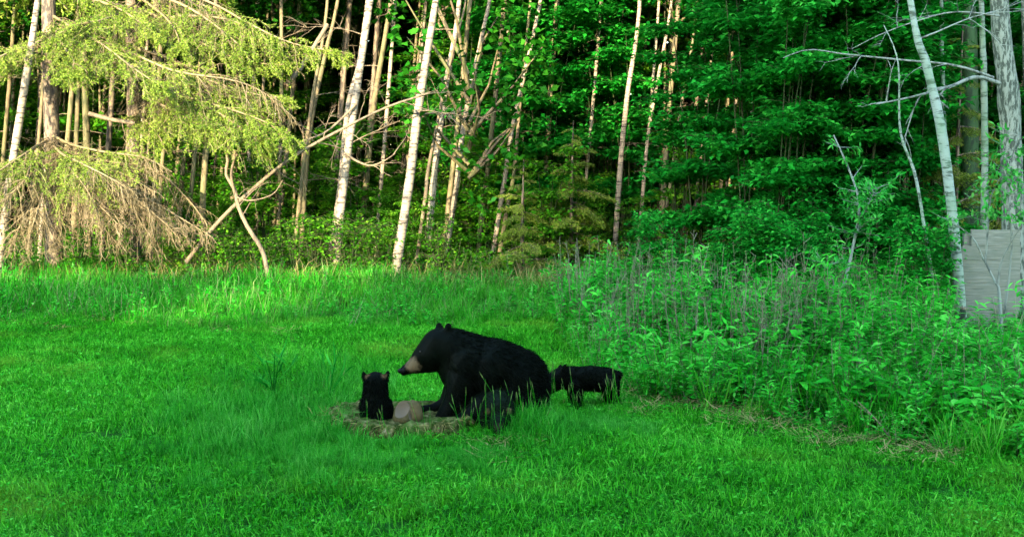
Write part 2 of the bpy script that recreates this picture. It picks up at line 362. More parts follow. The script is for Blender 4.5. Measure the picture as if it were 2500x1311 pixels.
def dry_tuft():
    a = MB(); n = 14; P = disc(n, .15); blades(a, P, U(0, 6.3, n), U(.3, .75, n), U(.006, .012, n), U(.3, 1.2, n), .2); return proto('dry_tuft', a, M['straw'])
o = scatter('dry_grass', [dry_tuft() for _ in range(3)], np.stack([x, y, gz(x, y)], 1), U(0, 6.3, len(x)), U(.5, 1.1, len(x)), .2)
stuff(o, 'yellowish dry grass at the sunlit foot of the forest', 'grass')
# low plants at the foot of the forest and on its floor
fk = [weed(.6, 14, .13, .085, True), weed(.45, 12, .12, .09, True), weed(.8, 16, .1, .06, True)]
for p in fk: p.data.materials[0] = M['understory']
x, y = field(-16, 12, 23.6, 40, 5.5); k = (y < 27.5) | (U(0, 1, len(x)) < .6); k &= ~((x > .9) & (x < 2.2) & (y < 25)); x, y = x[k], y[k]
o = scatter('forest_floor_plants', fk, np.stack([x, y, gz(x, y)], 1), U(0, 6.3, len(x)), U(.6, 1.3, len(x)))
stuff(o, 'low broad leaved plants covering the forest floor', 'undergrowth')
# seed stalks standing in front of the bears
def stalks(n, h):
    a, b = MB(), MB(); P = disc(n, .12); T = P + np.stack([rng.normal(0, .06, n), rng.normal(0, .06, n), h * U(.6, 1.05, n)], 1)
    tubes(a, np.stack([P, P * .5 + T * .5 + rng.normal(0, .012, (n, 3)), T], 1), np.tile([.002, .0016, .0012], (n, 1)), 3)
    d = unit(T - P); Q = T - d * .02; tubes(b, np.stack([Q, Q + d * .03, Q + d * .075], 1), np.tile([.0015, .0036, .001], (n, 1)), 4)
    return bpy.data.objects.new('stalks', protos('stalks', [a, b], [M['tall'], M['seed']]))
pts = []
for px, py, sx, sy, n in ((1420, 1035, 60, 10, 12), (1500, 1030, 22, 8, 7), (1215, 1085, 40, 8, 6), (1290, 1065, 40, 12, 8), (1120, 1085, 50, 6, 3), (940, 1095, 60, 6, 2), (1030, 1110, 30, 6, 1), (760, 1000, 60, 40, 5)):
    for q in range(n): pts.append(gnd(px + rng.normal(0, sx), py + rng.normal(0, sy)))
pts = np.array(pts); pts[:, 2] = gz(pts[:, 0], pts[:, 1])
o = scatter('grass_seed_stalks', [stalks(3, .44) for _ in range(4)], pts, U(0, 6.3, len(pts)), U(.6, 1.15, len(pts)), .1)
stuff(o, 'thin pale grass seed stalks standing in front of the bears', 'grass')

# ------------------------------------------------------------------ trees
def ball(n, r):
    v = unit(rng.standard_normal((n, 3))); return v * (U(.25, 1, n) ** (1 / 2.2))[:, None] * np.asarray(r)
def crown_mesh(name, rx, rz, nclump, per, ls, mat, wood):
    """foliage in clumps through the crown's volume, carried by limbs; origin at the crown's centre"""
    a, b = MB(), MB(); C = ball(nclump, (rx, rx, rz))
    r = U(.18, .34, nclump) * rx
    P = np.repeat(C, per, 0) + ball(nclump * per, (1, 1, .7)) * np.repeat(r, per)[:, None]
    n = len(P); an = U(0, 6.3, n)
    leaves(a, P, np.stack([np.cos(an), np.sin(an), U(-.8, .3, n)], 1), np.tile([0, 0, 1.], (n, 1)) + rng.normal(0, .5, (n, 3)), U(.7, 1.2, n) * ls, U(.5, .9, n) * ls)
    m = max(6, nclump // 3); q = rng.integers(0, nclump, m); S = np.stack([np.zeros(m), np.zeros(m), C[q, 2] * .6 - rz * .5], 1)
    tubes(b, np.stack([S, S * .5 + C[q] * .5 + rng.normal(0, .1, (m, 3)), C[q]], 1), np.tile([.05, .03, .01], (m, 1)), 4)
    return protos(name, [a, b], [mat, wood])
CROWNS = [crown_mesh('crown', 1.9, 4.2, 46, 34, .20, M['canopy'], M['aspen']) for _ in range(4)]
def dead_branch(mb, p0, d, L, r0, depth=2, drop=.1):
    d = unit(np.asarray(d, float)); k = 7; w_ = np.cumsum(rng.normal(0, .05 * L, (k, 3)), 0) * np.linspace(0, 1, k)[:, None] * .5
    P = p0 + d * (np.linspace(0, L, k))[:, None] + w_ - np.array([0, 0, 1.]) * (np.linspace(0, 1, k) ** 2)[:, None] * drop * L
    tubes(mb, P, np.linspace(r0, r0 * .25, k), 4)
    if depth:
        for q in range(int(3 + L * 3)):
            i = rng.integers(2, k); dd = d + rng.normal(0, .55, 3); dead_branch(mb, P[i], dd, L * U(.2, .45), r0 * .45, depth - 1, .15)
def trunk_mesh(path, radii, mat, name='trunk', sides=12, k=26, flare=1.35):
    P = curve(path, k); t = np.linspace(0, 1, k); r = np.interp(t, np.linspace(0, 1, len(radii)), radii)
    r = r * (1 + (flare - 1) * np.exp(-t * 26)) * (1 + rng.normal(0, .03, k)); mb = MB(); tubes(mb, P, r, sides, .025); return mb.mesh(name, mat, True)
GW = {}
def tree(name, label, cat, pix, Y, wpx, mat, height=13., crown=True, group=None, branches=0, bmat='dead', extra=None, bz=(1.5, 6.5)):
    """trunk that passes through photograph pixels pix at distance Y and carries on upward to its height"""
    pts = [at(px, py, Y) for px, py in pix]; pts.sort(key=lambda p: p[2])
    p0, p1 = pts[0], pts[-1]
    if p0[2] > .05:
        d = (pts[1] - pts[0]) / max(pts[1][2] - pts[0][2], .1); pts.insert(0, p0 - d * (p0[2] + .1))
    d = (p1 - pts[0]) / (p1[2] - pts[0][2]); top = p1 + d * max(height - p1[2], 1) * np.array([.8, .8, 1]) ; top[2] = height
    base = pts[0].copy(); base[2] = 0
    r = wpx * (.70 if mat in ('birch', 'aspen') else .86) / FPX * Y / 2
    t = thing(name, label, cat, base, group)
    path = np.array(pts + [p1 + (top - p1) * .5 + rng.normal(0, .15, 3), top]) - base
    path[0, 2] = -.15
    zz = path[:, 2] / height
    link('trunk', trunk_mesh(path, [r * 1.08, r, r * .9, r * .55, r * .2], M[mat], k=30), t)
    for q in range(branches):
        mb = MB(); z = U(*bz); i = np.interp(z, path[:, 2], np.arange(len(path))); pp = np.array([np.interp(z, path[:, 2], path[:, c]) for c in range(3)])
        an = U(0, 6.3); dead_branch(mb, pp, (math.cos(an), math.sin(an) * .6 - .2, U(-.1, .5)), U(.6, 1.5), r * .2, 2)
        mb.build('branch', M[bmat], t)
    if extra:
        for pl, r0, fork in extra:
            mb = MB(); P = curve([at(*p) for p in pl], 14) - base; tubes(mb, P, np.linspace(r0, r0 * .3, 14), 6, .04)
            for q in range(fork):
                i = rng.integers(3, 13); dd = unit(P[min(i + 1, 13)] - P[i - 1]) + rng.normal(0, .6, 3); dead_branch(mb, P[i], dd, U(.25, .8), r0 * .4, 1, .1)
            mb.build('branch', M[bmat], t)
    if crown:
        c = link('crown', CROWNS[rng.integers(0, 4)], t); c.location = path[-1] - np.array([0, 0, 1.5]); c.rotation_euler = (0, 0, U(0, 6.3))
    return t

tree('birch_tree', 'white birch beside the bulging spruce trunk, leaning right behind drooping boughs', 'tree', [(8, 560), (32, 390), (62, 200), (92, 0)], 23.6, 29, 'birch', branches=2)
tree('birch_tree', 'white birch with forked bare branch, front one of a crossing pair at the forest edge', 'tree', [(820, 640), (836, 470), (862, 280), (905, 0)], 24.3, 30, 'birch', branches=3,
     extra=[([(845, 375, 24.25), (868, 392, 24.0), (905, 405, 23.8), (940, 392, 23.7), (965, 375, 23.6)], .03, 5), ([(870, 255, 24.2), (800, 320, 24), (740, 345, 23.8), (690, 372, 23.6)], .028, 6)])
tree('birch_tree', 'slimmer shaded birch just behind the crossing birch with the forked branch', 'tree', [(812, 600), (832, 450), (850, 260), (885, 100)], 25.2, 22, 'birch', branches=2)
tree('birch_tree', 'brightest white birch, sunlit along its whole straight slanting trunk', 'tree', [(972, 620), (1000, 440), (1022, 260), (1064, 0)], 23.9, 33, 'birch', branches=2, bz=(3, 6.5))
tree('aspen_tree', 'tan slanting aspen between the crossing birches and the brightest birch', 'tree', [(880, 600), (900, 380), (915, 240), (955, 0)], 27.5, 22, 'aspen', branches=2)
tree('aspen_tree', 'pale aspen with a mottled base close to the right of the brightest birch', 'tree', [(1045, 600), (1060, 430), (1085, 230), (1122, 0)], 25.6, 24, 'birch', branches=1)
tree('aspen_tree', 'thin crooked brown stem beside the mottled aspen base', 'tree', [(1022, 600), (1040, 470), (1048, 400), (1100, 150)], 25.2, 11, 'dead', 7, branches=1)
tree('birch_tree', 'knobbly birch with dark blotches rising from leafy plants mid forest edge', 'tree', [(1090, 610), (1112, 470), (1135, 290), (1185, 50)], 26.2, 20, 'birch', branches=1)
tree('birch_tree', 'reddish lit birch slanting up through dark leaves at the forest middle', 'tree', [(1205, 610), (1235, 420), (1256, 290), (1320, 0)], 26.4, 17, 'birch', branches=1)
tree('aspen_tree', 'short orange lit trunk foot beside the reddish birch', 'tree', [(1222, 605), (1240, 500), (1255, 420), (1275, 200)], 27.2, 15, 'aspen')
tree('birch_tree', 'tall thin birch beside the dark opening into the forest', 'tree', [(1500, 620), (1515, 400), (1532, 230), (1562, 0)], 28.0, 19, 'birch', branches=1)
tree('birch_tree', 'thin birch with one bright lit patch near the leafy wall', 'tree', [(1560, 600), (1580, 350), (1605, 200), (1640, 0)], 28.5, 13, 'birch')
tree('aspen_tree', 'slim orange lit aspen stem at the edge of the shaded leafy wall', 'tree', [(1610, 600), (1640, 430), (1660, 280), (1700, 30)], 27.5, 12, 'aspen')
tree('aspen_tree', 'greyish aspen behind the spruce bough tips', 'tree', [(720, 600), (742, 400), (765, 230), (800, 0)], 26.5, 15, 'aspen', branches=2)
tree('aspen_tree', 'second greyish aspen crossing behind the spruce bough tips', 'tree', [(735, 600), (755, 330), (795, 130), (825, 0)], 27.2, 17, 'aspen', branches=2)
tree('aspen_tree', 'straight sunlit trunk in the gap below the spruce boughs', 'tree', [(492, 600), (496, 470), (503, 360), (520, 100)], 26.0, 22, 'aspen', branches=1)
tree('aspen_tree', 'short lit trunk under the middle spruce bough', 'tree', [(388, 560), (393, 440), (400, 350), (420, 100)], 26.8, 15, 'aspen')
tree('aspen_tree', 'mossy trunk standing behind the bulging spruce', 'tree', [(215, 560), (212, 350), (208, 200), (205, 0)], 26.5, 26, 'aspen')
# shaded group on the right
RT = [([(2440, 205, 18.4), (2385, 188, 18.1), (2330, 208, 17.8), (2275, 225, 17.5), (2215, 240, 17.2), (2140, 255, 17)], .034, 8),
      ([(2425, 190, 18.5), (2330, 160, 18.2), (2210, 148, 18), (2060, 133, 17.8), (1975, 122, 17.6), (1912, 142, 17.4)], .022, 5),
      ([(2440, 40, 18.4), (2330, 30, 18.2), (2230, 55, 18.), (2150, 85, 17.9), (2080, 120, 17.8)], .016, 5)]
tree('old_birch_tree', 'thickest grey furrowed trunk standing right behind the weathered board panel', 'tree', [(2478, 780), (2472, 480), (2462, 230), (2440, 0)], 18.6, 62, 'oldbark', 14, extra=RT, bmat='deadgrey')
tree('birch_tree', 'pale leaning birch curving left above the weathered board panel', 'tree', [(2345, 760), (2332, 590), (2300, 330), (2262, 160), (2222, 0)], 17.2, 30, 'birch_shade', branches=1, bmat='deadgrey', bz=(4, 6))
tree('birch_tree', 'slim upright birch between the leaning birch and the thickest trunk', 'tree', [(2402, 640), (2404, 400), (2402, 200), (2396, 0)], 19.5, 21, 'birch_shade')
tree('mossy_tree', 'broad dark moss green trunk behind the slim upright birch', 'tree', [(2370, 620), (2368, 350), (2364, 0)], 22.5, 52, 'mossbark', 14)
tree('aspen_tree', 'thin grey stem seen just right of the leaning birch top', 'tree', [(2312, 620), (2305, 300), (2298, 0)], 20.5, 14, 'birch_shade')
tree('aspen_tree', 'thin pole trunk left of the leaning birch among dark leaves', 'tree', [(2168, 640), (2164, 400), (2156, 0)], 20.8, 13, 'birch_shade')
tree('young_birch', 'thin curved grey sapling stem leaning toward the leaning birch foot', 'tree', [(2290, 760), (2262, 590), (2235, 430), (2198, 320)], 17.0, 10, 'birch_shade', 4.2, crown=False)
tree('aspen_tree', 'grey slender trunk at the photo edge behind the willow leaves', 'tree', [(2530, 800), (2520, 400), (2505, 0)], 20, 30, 'oldbark')

# bare crooked dead trees at the left edge
def dead_thing(name, label, cat, pls, mat='dead', forks=6):
    base = at(*pls[0][0][0]); base[2] = 0; t = thing(name, label, cat, base)
    for n, (pl, r0, r1, fk) in enumerate(pls):
        mb = MB(); P = curve([at(*p) for p in pl], 18) - base; tubes(mb, P, np.linspace(r0, r1, 18), 8, .05)
        mb.build('trunk' if n == 0 else 'branch', M[mat], t, True)
        for q in range(fk):
            m2 = MB(); i = rng.integers(5, 17); dd = unit(P[min(i + 1, 17)] - P[i - 1]) * .6 + rng.normal(0, .7, 3); dead_branch(m2, P[i], dd, U(.3, .9), r0 * .22, 2, .12); m2.build('twig', M[mat], t)
    return t
dead_thing('fallen_tree', 'dead leaning tree propped across the forest edge from low left to upper right', 'dead tree',
           [([(455, 640, 23.4), (530, 545, 23.3), (620, 460, 23.2), (720, 380, 23.1), (850, 308, 23.1), (950, 260, 23.1), (1050, 228, 23.2)], .046, .016, 16)])
dead_thing('dead_tree', 'small crooked dead tree with a kinked pale trunk standing in the grass', 'dead tree',
           [([(655, 680, 22.6), (642, 615, 22.7), (605, 555, 22.7), (580, 500, 22.8), (574, 465, 22.8), (552, 425, 22.9), (556, 385, 23.), (540, 330, 23.)], .046, .026, 4),
            ([(575, 480, 22.8), (565, 420, 22.7), (588, 350, 22.6), (610, 290, 22.6)], .03, .014, 3), ([(575, 480, 22.8), (610, 490, 22.7), (665, 475, 22.6), (690, 440, 22.6)], .016, .007, 3)])
dead_thing('broken_branch', 'thick broken branch stub hanging beside the upper spruce bough tip', 'branch',
           [([(700, 208, 23.6), (735, 165, 23.7), (770, 110, 23.8), (800, 60, 23.9)], .05, .04, 1)])
dead_thing('fallen_branch', 'short broken pale log lying under the dark spruce gap on the left', 'branch',
           [([(218, 278, 24.2), (270, 292, 24.1), (330, 302, 24.)], .045, .035, 1)])

# ------------------------------------------------------------------ spruces with drooping boughs
def bough(parent, base, pl, width, live=(0, 1), r0=.035, density=1., hang=.35, wood='dryneedle', mess=1.):
    P = curve([at(*p) for p in pl], 40) - base; L = np.linalg.norm(np.diff(P, axis=0), axis=1).sum()
    mb = MB(); tubes(mb, P, np.linspace(r0, r0 * .2, 40), 5, .05)
    ns = int(L / .055 * density); t = np.sort(U(.04, 1, ns)); i = (t * 38.99).astype(int); Q = P[i]; T = unit(P[np.minimum(i + 1, 39)] - P[i])
    side = unit(np.cross(T, [0, 0, 1.])) * np.where(np.arange(ns) % 2, 1, -1)[:, None]
    sl = width * np.interp(t, [0, .35, .8, 1], [.75, 1, .6, .25]) * U(.6, 1.15, ns)
    D = unit(T * .75 + side * U(.35, 1., (ns, 1)) + np.array([0, 0, -1.]) * U(-.1, hang, (ns, 1)) + rng.normal(0, .22 * mess, (ns, 3)))
    s = np.linspace(0, 1, 7)[None, :, None]
    S = Q[:, None] + D[:, None] * (sl[:, None, None] * s) - np.array([0, 0, 1.]) * (sl[:, None, None] * s ** 2 * hang * U(.3, 1.4, (ns, 1, 1))) + np.cumsum(rng.normal(0, .012 * mess, (ns, 7, 3)), 1)
    tubes(mb, S, np.linspace(.008, .003, 7)[None, :].repeat(ns, 0), 3)
    nt_ = 7; seg = U(.15, 1, (ns, nt_)); j = seg * 5.99; j0 = j.astype(int); f = (j - j0)[..., None]
    B = S[np.arange(ns)[:, None], j0] * (1 - f) + S[np.arange(ns)[:, None], j0 + 1] * f
    dT = unit(S[:, -1] - S[:, 0])[:, None] * .8 + rng.normal(0, .5, (ns, nt_, 3)) + np.array([0, 0, -.35]) * hang * 2
    tl = (sl[:, None] * U(.15, .4, (ns, nt_)))[..., None]; E = B + unit(dT) * tl
    tubes(mb, np.stack([B, (B + E) / 2 + rng.normal(0, .01, B.shape), E], 2).reshape(-1, 3, 3), np.tile([.0045, .0035, .002], (ns * nt_, 1)), 3)
    bo = mb.build('bough', M[wood], parent)
    lv = (t >= live[0]) & (t <= live[1]) & (U(0, 1, ns) < .92)
    if lv.any():
        nb = MB(); S1 = S[lv]; B1 = B[lv].reshape(-1, 3); E1 = E[lv].reshape(-1, 3)
        A = np.concatenate([S1[:, :-1].reshape(-1, 3), B1]); Z_ = np.concatenate([S1[:, 1:].reshape(-1, 3), E1]); m = 12
        u = U(0, 1, (len(A), m, 1)); pt = A[:, None] * (1 - u) + Z_[:, None] * u; dr = unit(Z_ - A)[:, None] * .8 + rng.normal(0, .55, (len(A), m, 3)) + np.array([0, 0, .15])
        pt = pt.reshape(-1, 3); dr = dr.reshape(-1, 3); n = len(pt)
        leaves(nb, pt, dr, rng.standard_normal((n, 3)), U(.035, .065, n), U(.009, .016, n)); nb.build('needles', M['needle'], bo)
    return bo
def bough_mesh(L, width):
    """generic bough along +X, for the many boughs above and behind"""
    a, b = MB(), MB(); k = 16; P = np.stack([np.linspace(0, L, k), np.zeros(k), .10 * L * np.sin(np.linspace(0, 2.2, k)) - .22 * L * np.linspace(0, 1, k) ** 2], 1)
    tubes(b, P, np.linspace(.035, .008, k), 4); ns = 46; t = np.linspace(.1, 1, ns); i = (t * (k - 1.01)).astype(int); Q = P[i]
    sd = np.where(np.arange(ns) % 2, 1., -1.); sl = width * np.interp(t, [0, .4, 1], [.6, 1, .25]) * U(.7, 1.1, ns)
    D = unit(np.stack([np.full(ns, .8), sd * U(.5, 1, ns), U(-.5, 0, ns)], 1)); E = Q + D * sl[:, None] - np.array([0, 0, .25]) * sl[:, None]
    tubes(b, np.stack([Q, (Q + E) / 2 + [0, 0, .03], E], 1), np.tile([.008, .006, .003], (ns, 1)), 3)
    m = 34; u = U(.05, 1, (ns, m, 1)); pt = (Q[:, None] * (1 - u) + E[:, None] * u + rng.normal(0, .035, (ns, m, 3))).reshape(-1, 3); n = len(pt)
    leaves(a, pt, np.repeat(D, m, 0) * .7 + rng.normal(0, .5, (n, 3)), rng.standard_normal((n, 3)), U(.07, .13, n), U(.02, .04, n))
    return protos('bough', [a, b], [M['needle'], M['spruce']])
BOUGHS = [bough_mesh(2.2, .8) for _ in range(4)]
def spruce_tree(label, px, py, Y, r, height, z0, group=None, nb=60, mat='spruce', loc=None, spread=1.0, front=True):
    base = at(px, py, Y) if loc is None else np.array(loc, float); base[2] = 0
    t = thing('spruce_tree', label, 'tree', base, group)
    path = np.array([[0, 0, -.15], [.05, 0, height * .3], [.02, .05, height * .65], [0, 0, height]])
    link('trunk', trunk_mesh(path, [r, r * .85, r * .5, .02], M[mat], k=30), t)
    for q in range(nb):
        z = z0 + (height - z0) * (q / nb) ** .9; an = q * 2.4 + U(-.3, .3); s = spread * (1.25 - .95 * (z - z0) / (height - z0)) * U(.8, 1.15)
        if not front and math.sin(an) < -.2 and z < 7: continue
        b = link('bough', BOUGHS[q % 4], t); b.location = (0, 0, z); b.rotation_euler = (U(-.15, .15), U(.0, .25), an); b.scale = (s, s, s)
    return t
sA = spruce_tree('big spruce with a bulging bare trunk and drooping sunlit boughs', 132, 640, 24.8, .17, 16, 5.6, nb=55, front=False); bA = np.array(sA.location)
sB = spruce_tree('second spruce further right with long dry boughs sweeping right', 330, 640, 25.4, .14, 15, 5.8, nb=50, front=False); bB = np.array(sB.location)
for pl, wd, lv, hg in (
    ([(140, 60, 24.8), (230, 95, 24.0), (330, 135, 23.2), (430, 175, 22.8), (560, 195, 22.6), (640, 225, 22.5), (720, 290, 22.4)], .95, (.0, .55), .45),
    ([(135, 80, 24.8), (80, 110, 24), (20, 130, 23.2), (-60, 170, 22.6)], .8, (.1, 1), .3),
    ([(130, 40, 24.8), (180, 70, 23.6), (250, 110, 22.8), (330, 170, 22.2), (400, 215, 22)], .8, (.1, 1), .35),
    ([(150, -20, 24.8), (260, 10, 24), (320, 40, 23.4), (380, 90, 23)], .8, (.15, 1), .35),
    ([(125, 330, 24.8), (180, 355, 23.8), (260, 372, 23.2), (350, 385, 22.9), (420, 420, 22.8)], .8, (.3, .75), .5),
    ([(120, 340, 24.8), (70, 370, 23.8), (10, 410, 23), (-60, 450, 22.6)], .8, (.25, 1), .45),
    ([(128, 350, 24.8), (150, 375, 23.4), (200, 400, 22.6), (260, 430, 22.2), (330, 470, 22)], .8, (.2, .6), .55),
    ([(125, 130, 24.8), (60, 150, 24.2), (-20, 150, 23.6)], .7, (.1, 1), .35),
    ([(128, 60, 24.8), (160, 120, 23.2), (180, 150, 22.6), (170, 185, 22.3)], .7, (.1, 1), .4)):
    bough(sA, bA, pl, wd, lv, hang=hg)
for pl, wd, lv, hg in (
    ([(340, -40, 25.4), (430, -20, 24.6), (520, 10, 23.8), (620, 65, 23.2), (720, 108, 22.8), (850, 130, 22.5)], .75, (.45, 1), .55),
    ([(335, 20, 25.4), (420, 60, 24.5), (500, 110, 23.8), (600, 150, 23.4), (720, 160, 23.1)], .8, (.3, 1), .4),
    ([(335, 190, 25.4), (400, 220, 24.2), (480, 245, 23.2), (570, 270, 22.6), (650, 300, 22.3), (715, 345, 22.1)], .95, (.25, 1), .4),
    ([(335, 230, 25.4), (380, 250, 24), (460, 285, 23), (560, 310, 22.4), (660, 340, 22)], .8, (.3, 1), .35),
    ([(335, 270, 25.4), (350, 290, 24.2), (380, 320, 23.4), (400, 355, 23)], .55, (.2, 1), .5),
    ([(340, 60, 25.4), (450, 40, 24.6), (560, 50, 24), (640, 90, 23.6), (700, 150, 23.4)], .8, (.4, 1), .5),
    ([(335, 120, 25.4), (430, 150, 24.4), (520, 200, 23.6), (620, 230, 23), (700, 240, 22.8)], .8, (.5, 1), .5)):
    bough(sB, bB, pl, wd, lv, hang=hg)
for pl, wd, lv, hg in (
    ([(330, 10, 25.4), (300, 30, 24.2), (250, 50, 23.2), (200, 60, 22.8), (130, 90, 22.6)], .85, (.15, 1), .4),
    ([(335, -10, 25.4), (400, 40, 24.2), (430, 80, 23.6), (440, 120, 23.2)], .75, (.15, 1), .4),
    ([(335, 100, 25.4), (300, 120, 24.2), (240, 150, 23.2), (190, 175, 22.8)], .75, (.15, 1), .4),
    ([(335, 240, 25.4), (420, 255, 23.8), (500, 300, 22.8), (560, 325, 22.4)], .8, (.2, 1), .35),
    ([(340, 180, 25.4), (450, 235, 23.6), (540, 280, 22.6), (610, 330, 22.2), (650, 360, 22.1)], .8, (.3, 1), .4),
    ([(335, -30, 25.4), (460, 20, 24), (560, 90, 23.4), (610, 140, 23.2)], .85, (.3, 1), .45)):
    bough(sB, bB, pl, wd, lv, hang=hg)
for pl in ([(130, 380, 24.8), (200, 400, 23.8), (290, 420, 23), (380, 470, 22.7)], [(125, 370, 24.8), (80, 400, 23.6), (60, 440, 22.9), (20, 480, 22.6)], [(128, 360, 24.8), (170, 410, 23.2), (210, 460, 22.7), (240, 520, 22.6)]):
    bough(sA, bA, pl, .85, (.25, .5), .03, 1.0, .6)
# grey-brown dead lower boughs heaped to the ground
for q, pl in enumerate(([(125, 400, 24.8), (200, 430, 24), (300, 480, 23.4), (400, 540, 23), (470, 590, 22.9)], [(130, 420, 24.8), (180, 470, 23.8), (240, 540, 23.2), (290, 600, 23)],
                        [(125, 430, 24.8), (90, 480, 23.8), (50, 550, 23.2), (30, 600, 23)], [(130, 440, 24.8), (140, 500, 23.6), (150, 560, 23.2), (140, 610, 23)],
                        [(250, 430, 24.6), (330, 470, 23.8), (420, 520, 23.3), (520, 580, 23)], [(125, 390, 24.8), (60, 420, 24), (0, 460, 23.4), (-60, 520, 23)], [(128, 400, 24.8), (170, 440, 23.4), (230, 490, 22.8), (300, 560, 22.7)],
                        [(126, 410, 24.8), (110, 460, 23.4), (90, 520, 22.9), (70, 580, 22.8)], [(200, 420, 24.6), (280, 450, 23.4), (350, 500, 22.9), (430, 570, 22.8)], [(128, 360, 24.8), (220, 385, 23.6), (300, 400, 23), (350, 400, 22.8)])):
    bough(sA, bA, pl, U(.6, 1.0), (2, 3), .03, 1.1, (.25, .7, .45)[q % 3], 'dryneedle', 2.2 if q % 3 != 1 else 1.)
for pl in ([(335, 400, 25.4), (400, 430, 24.4), (470, 500, 23.8), (520, 570, 23.4)], [(335, 380, 25.4), (300, 440, 24.2), (330, 520, 23.6), (380, 590, 23.2)]):
    bough(sB, bB, pl, .8, (2, 3), .03, 1.0, .75, 'dryneedle')
# small spruces in the dark middle
def small_spruce(label, px, py, Y, h, sp):
    b0 = gnd(px, py); b0 = at(px, py, Y); b0[2] = 0; t = thing('young_spruce', label, 'tree', b0)
    link('trunk', trunk_mesh(np.array([[0, 0, -.1], [0, 0, h * .5], [.03, 0, h]]), [.05, .035, .008], M['spruce'], k=10, sides=7), t)
    for q in range(26):
        z = .35 + (h - .4) * q / 26; b = link('bough', BOUGHS[q % 4], t); s = sp * (1.02 - .85 * z / h) * U(.8, 1.1); b.location = (0, 0, z); b.rotation_euler = (U(-.5, .5), U(-.25, .4), q * 2.4 + U(-.6, .6)); b.scale = (s * U(.6, 1.25), s, s)
small_spruce('young spruce with olive boughs beside the reddish lit birch', 1275, 600, 25.0, 2.4, .55)
small_spruce('young spruce in deep shade beside the dark forest opening', 1395, 620, 25.8, 3.2, .7)
small_spruce('small dark spruce behind the leaning birch on the right', 2330, 600, 20.8, 4.6, .75)

# ------------------------------------------------------------------ background forest: many slender trunks
def copy_tree(src, loc, rz, s):
    r = src.copy(); COL.objects.link(r); r.location = loc; r.rotation_euler = (0, 0, rz); r.scale = (s, s, s)
    for ch in src.children:
        c = ch.copy(); COL.objects.link(c); c.parent = r
    return r
BG = []
for q in range(6):
    kd = ('olive aspen', 'white birch', 'olive aspen', 'olive aspen', 'brown spruce', 'olive aspen')[q]; t = thing('forest_tree', 'slender %s pole standing deep inside the shaded forest' % kd, 'tree', (0, 0, 0), 'slender %s poles deep in the forest' % kd); lean = rng.normal(.05, .03, 2); ln = np.array([max(lean[0], 0) + .03, lean[1] * .3])
    path = np.array([[0, 0, -.1], [ln[0] * 3.5, ln[1] * 3, 3.5], [ln[0] * 8 + U(-.2, .2), ln[1] * 8, 8], [ln[0] * 12, ln[1] * 12, 12]])
    rr = U(.026, .055); link('trunk', trunk_mesh(path, [rr * 1.1, rr, rr * .7, rr * .2], M[('aspen', 'birch', 'aspen', 'aspen', 'spruce', 'aspen')[q]], k=16, sides=8), t)
    c = link('crown', CROWNS[q % 4], t); c.location = (ln[0] * 11, ln[1] * 11, 10.2)
    for b in range(3): mb = MB(); an = U(0, 6.3); dead_branch(mb, path[1] * U(.5, 1.3), (math.cos(an), math.sin(an), .2), U(.5, 1.1), .010, 1); mb.build('branch', M['dead'], t)
    BG.append(t)
spots = []
def far_enough(p, d): return all((p[0] - a) ** 2 + (p[1] - b) ** 2 > d * d for a, b in spots)
tries = 0
while len(spots) < 250 and tries < 8000:
    tries += 1; p = (U(-17, 15), U(27.2, 43))
    if far_enough(p, .75): spots.append(p)
while len(spots) < 262 and tries < 11000:
    tries += 1; p = (U(10.5, 15), U(19, 27))
    if far_enough(p, 1.1): spots.append(p)
for q, (x_, y_) in enumerate(spots):
    s = U(.8, 1.35)
    if q < 6: BG[q].location = (x_, y_, 0); BG[q].rotation_euler = (0, 0, U(-.5, .5)); BG[q].scale = (s, s, s)
    else: copy_tree(BG[rng.integers(0, 6)], (x_, y_, 0), U(-.5, .5), s)
# far wood that reads as one mass
a = MB(); n = 185000; P = np.stack([U(-40, 40, n), U(43.5, 54, n), U(0, 1, n) ** 1.1 * 19], 1); an = U(0, 6.3, n)
leaves(a, P, np.stack([np.cos(an), np.sin(an), U(-.8, .3, n)], 1), rng.standard_normal((n, 3)) + [0, -.5, .6], U(.4, .75, n), U(.3, .5, n))
for sgn in (-1, 1):
    n = 14000; P = np.stack([sgn * U(19, 26, n), U(14, 44, n), U(0, 1, n) * 15], 1); an = U(0, 6.3, n)
    leaves(a, P, np.stack([np.cos(an), np.sin(an), U(-.8, .3, n)], 1), rng.standard_normal((n, 3)) + [0, -.5, .6], U(.4, .7, n), U(.3, .5, n))
stuff(a.build('distant_wood', M['canopy']), 'dark green mass of the wood far behind the trunks', 'forest')

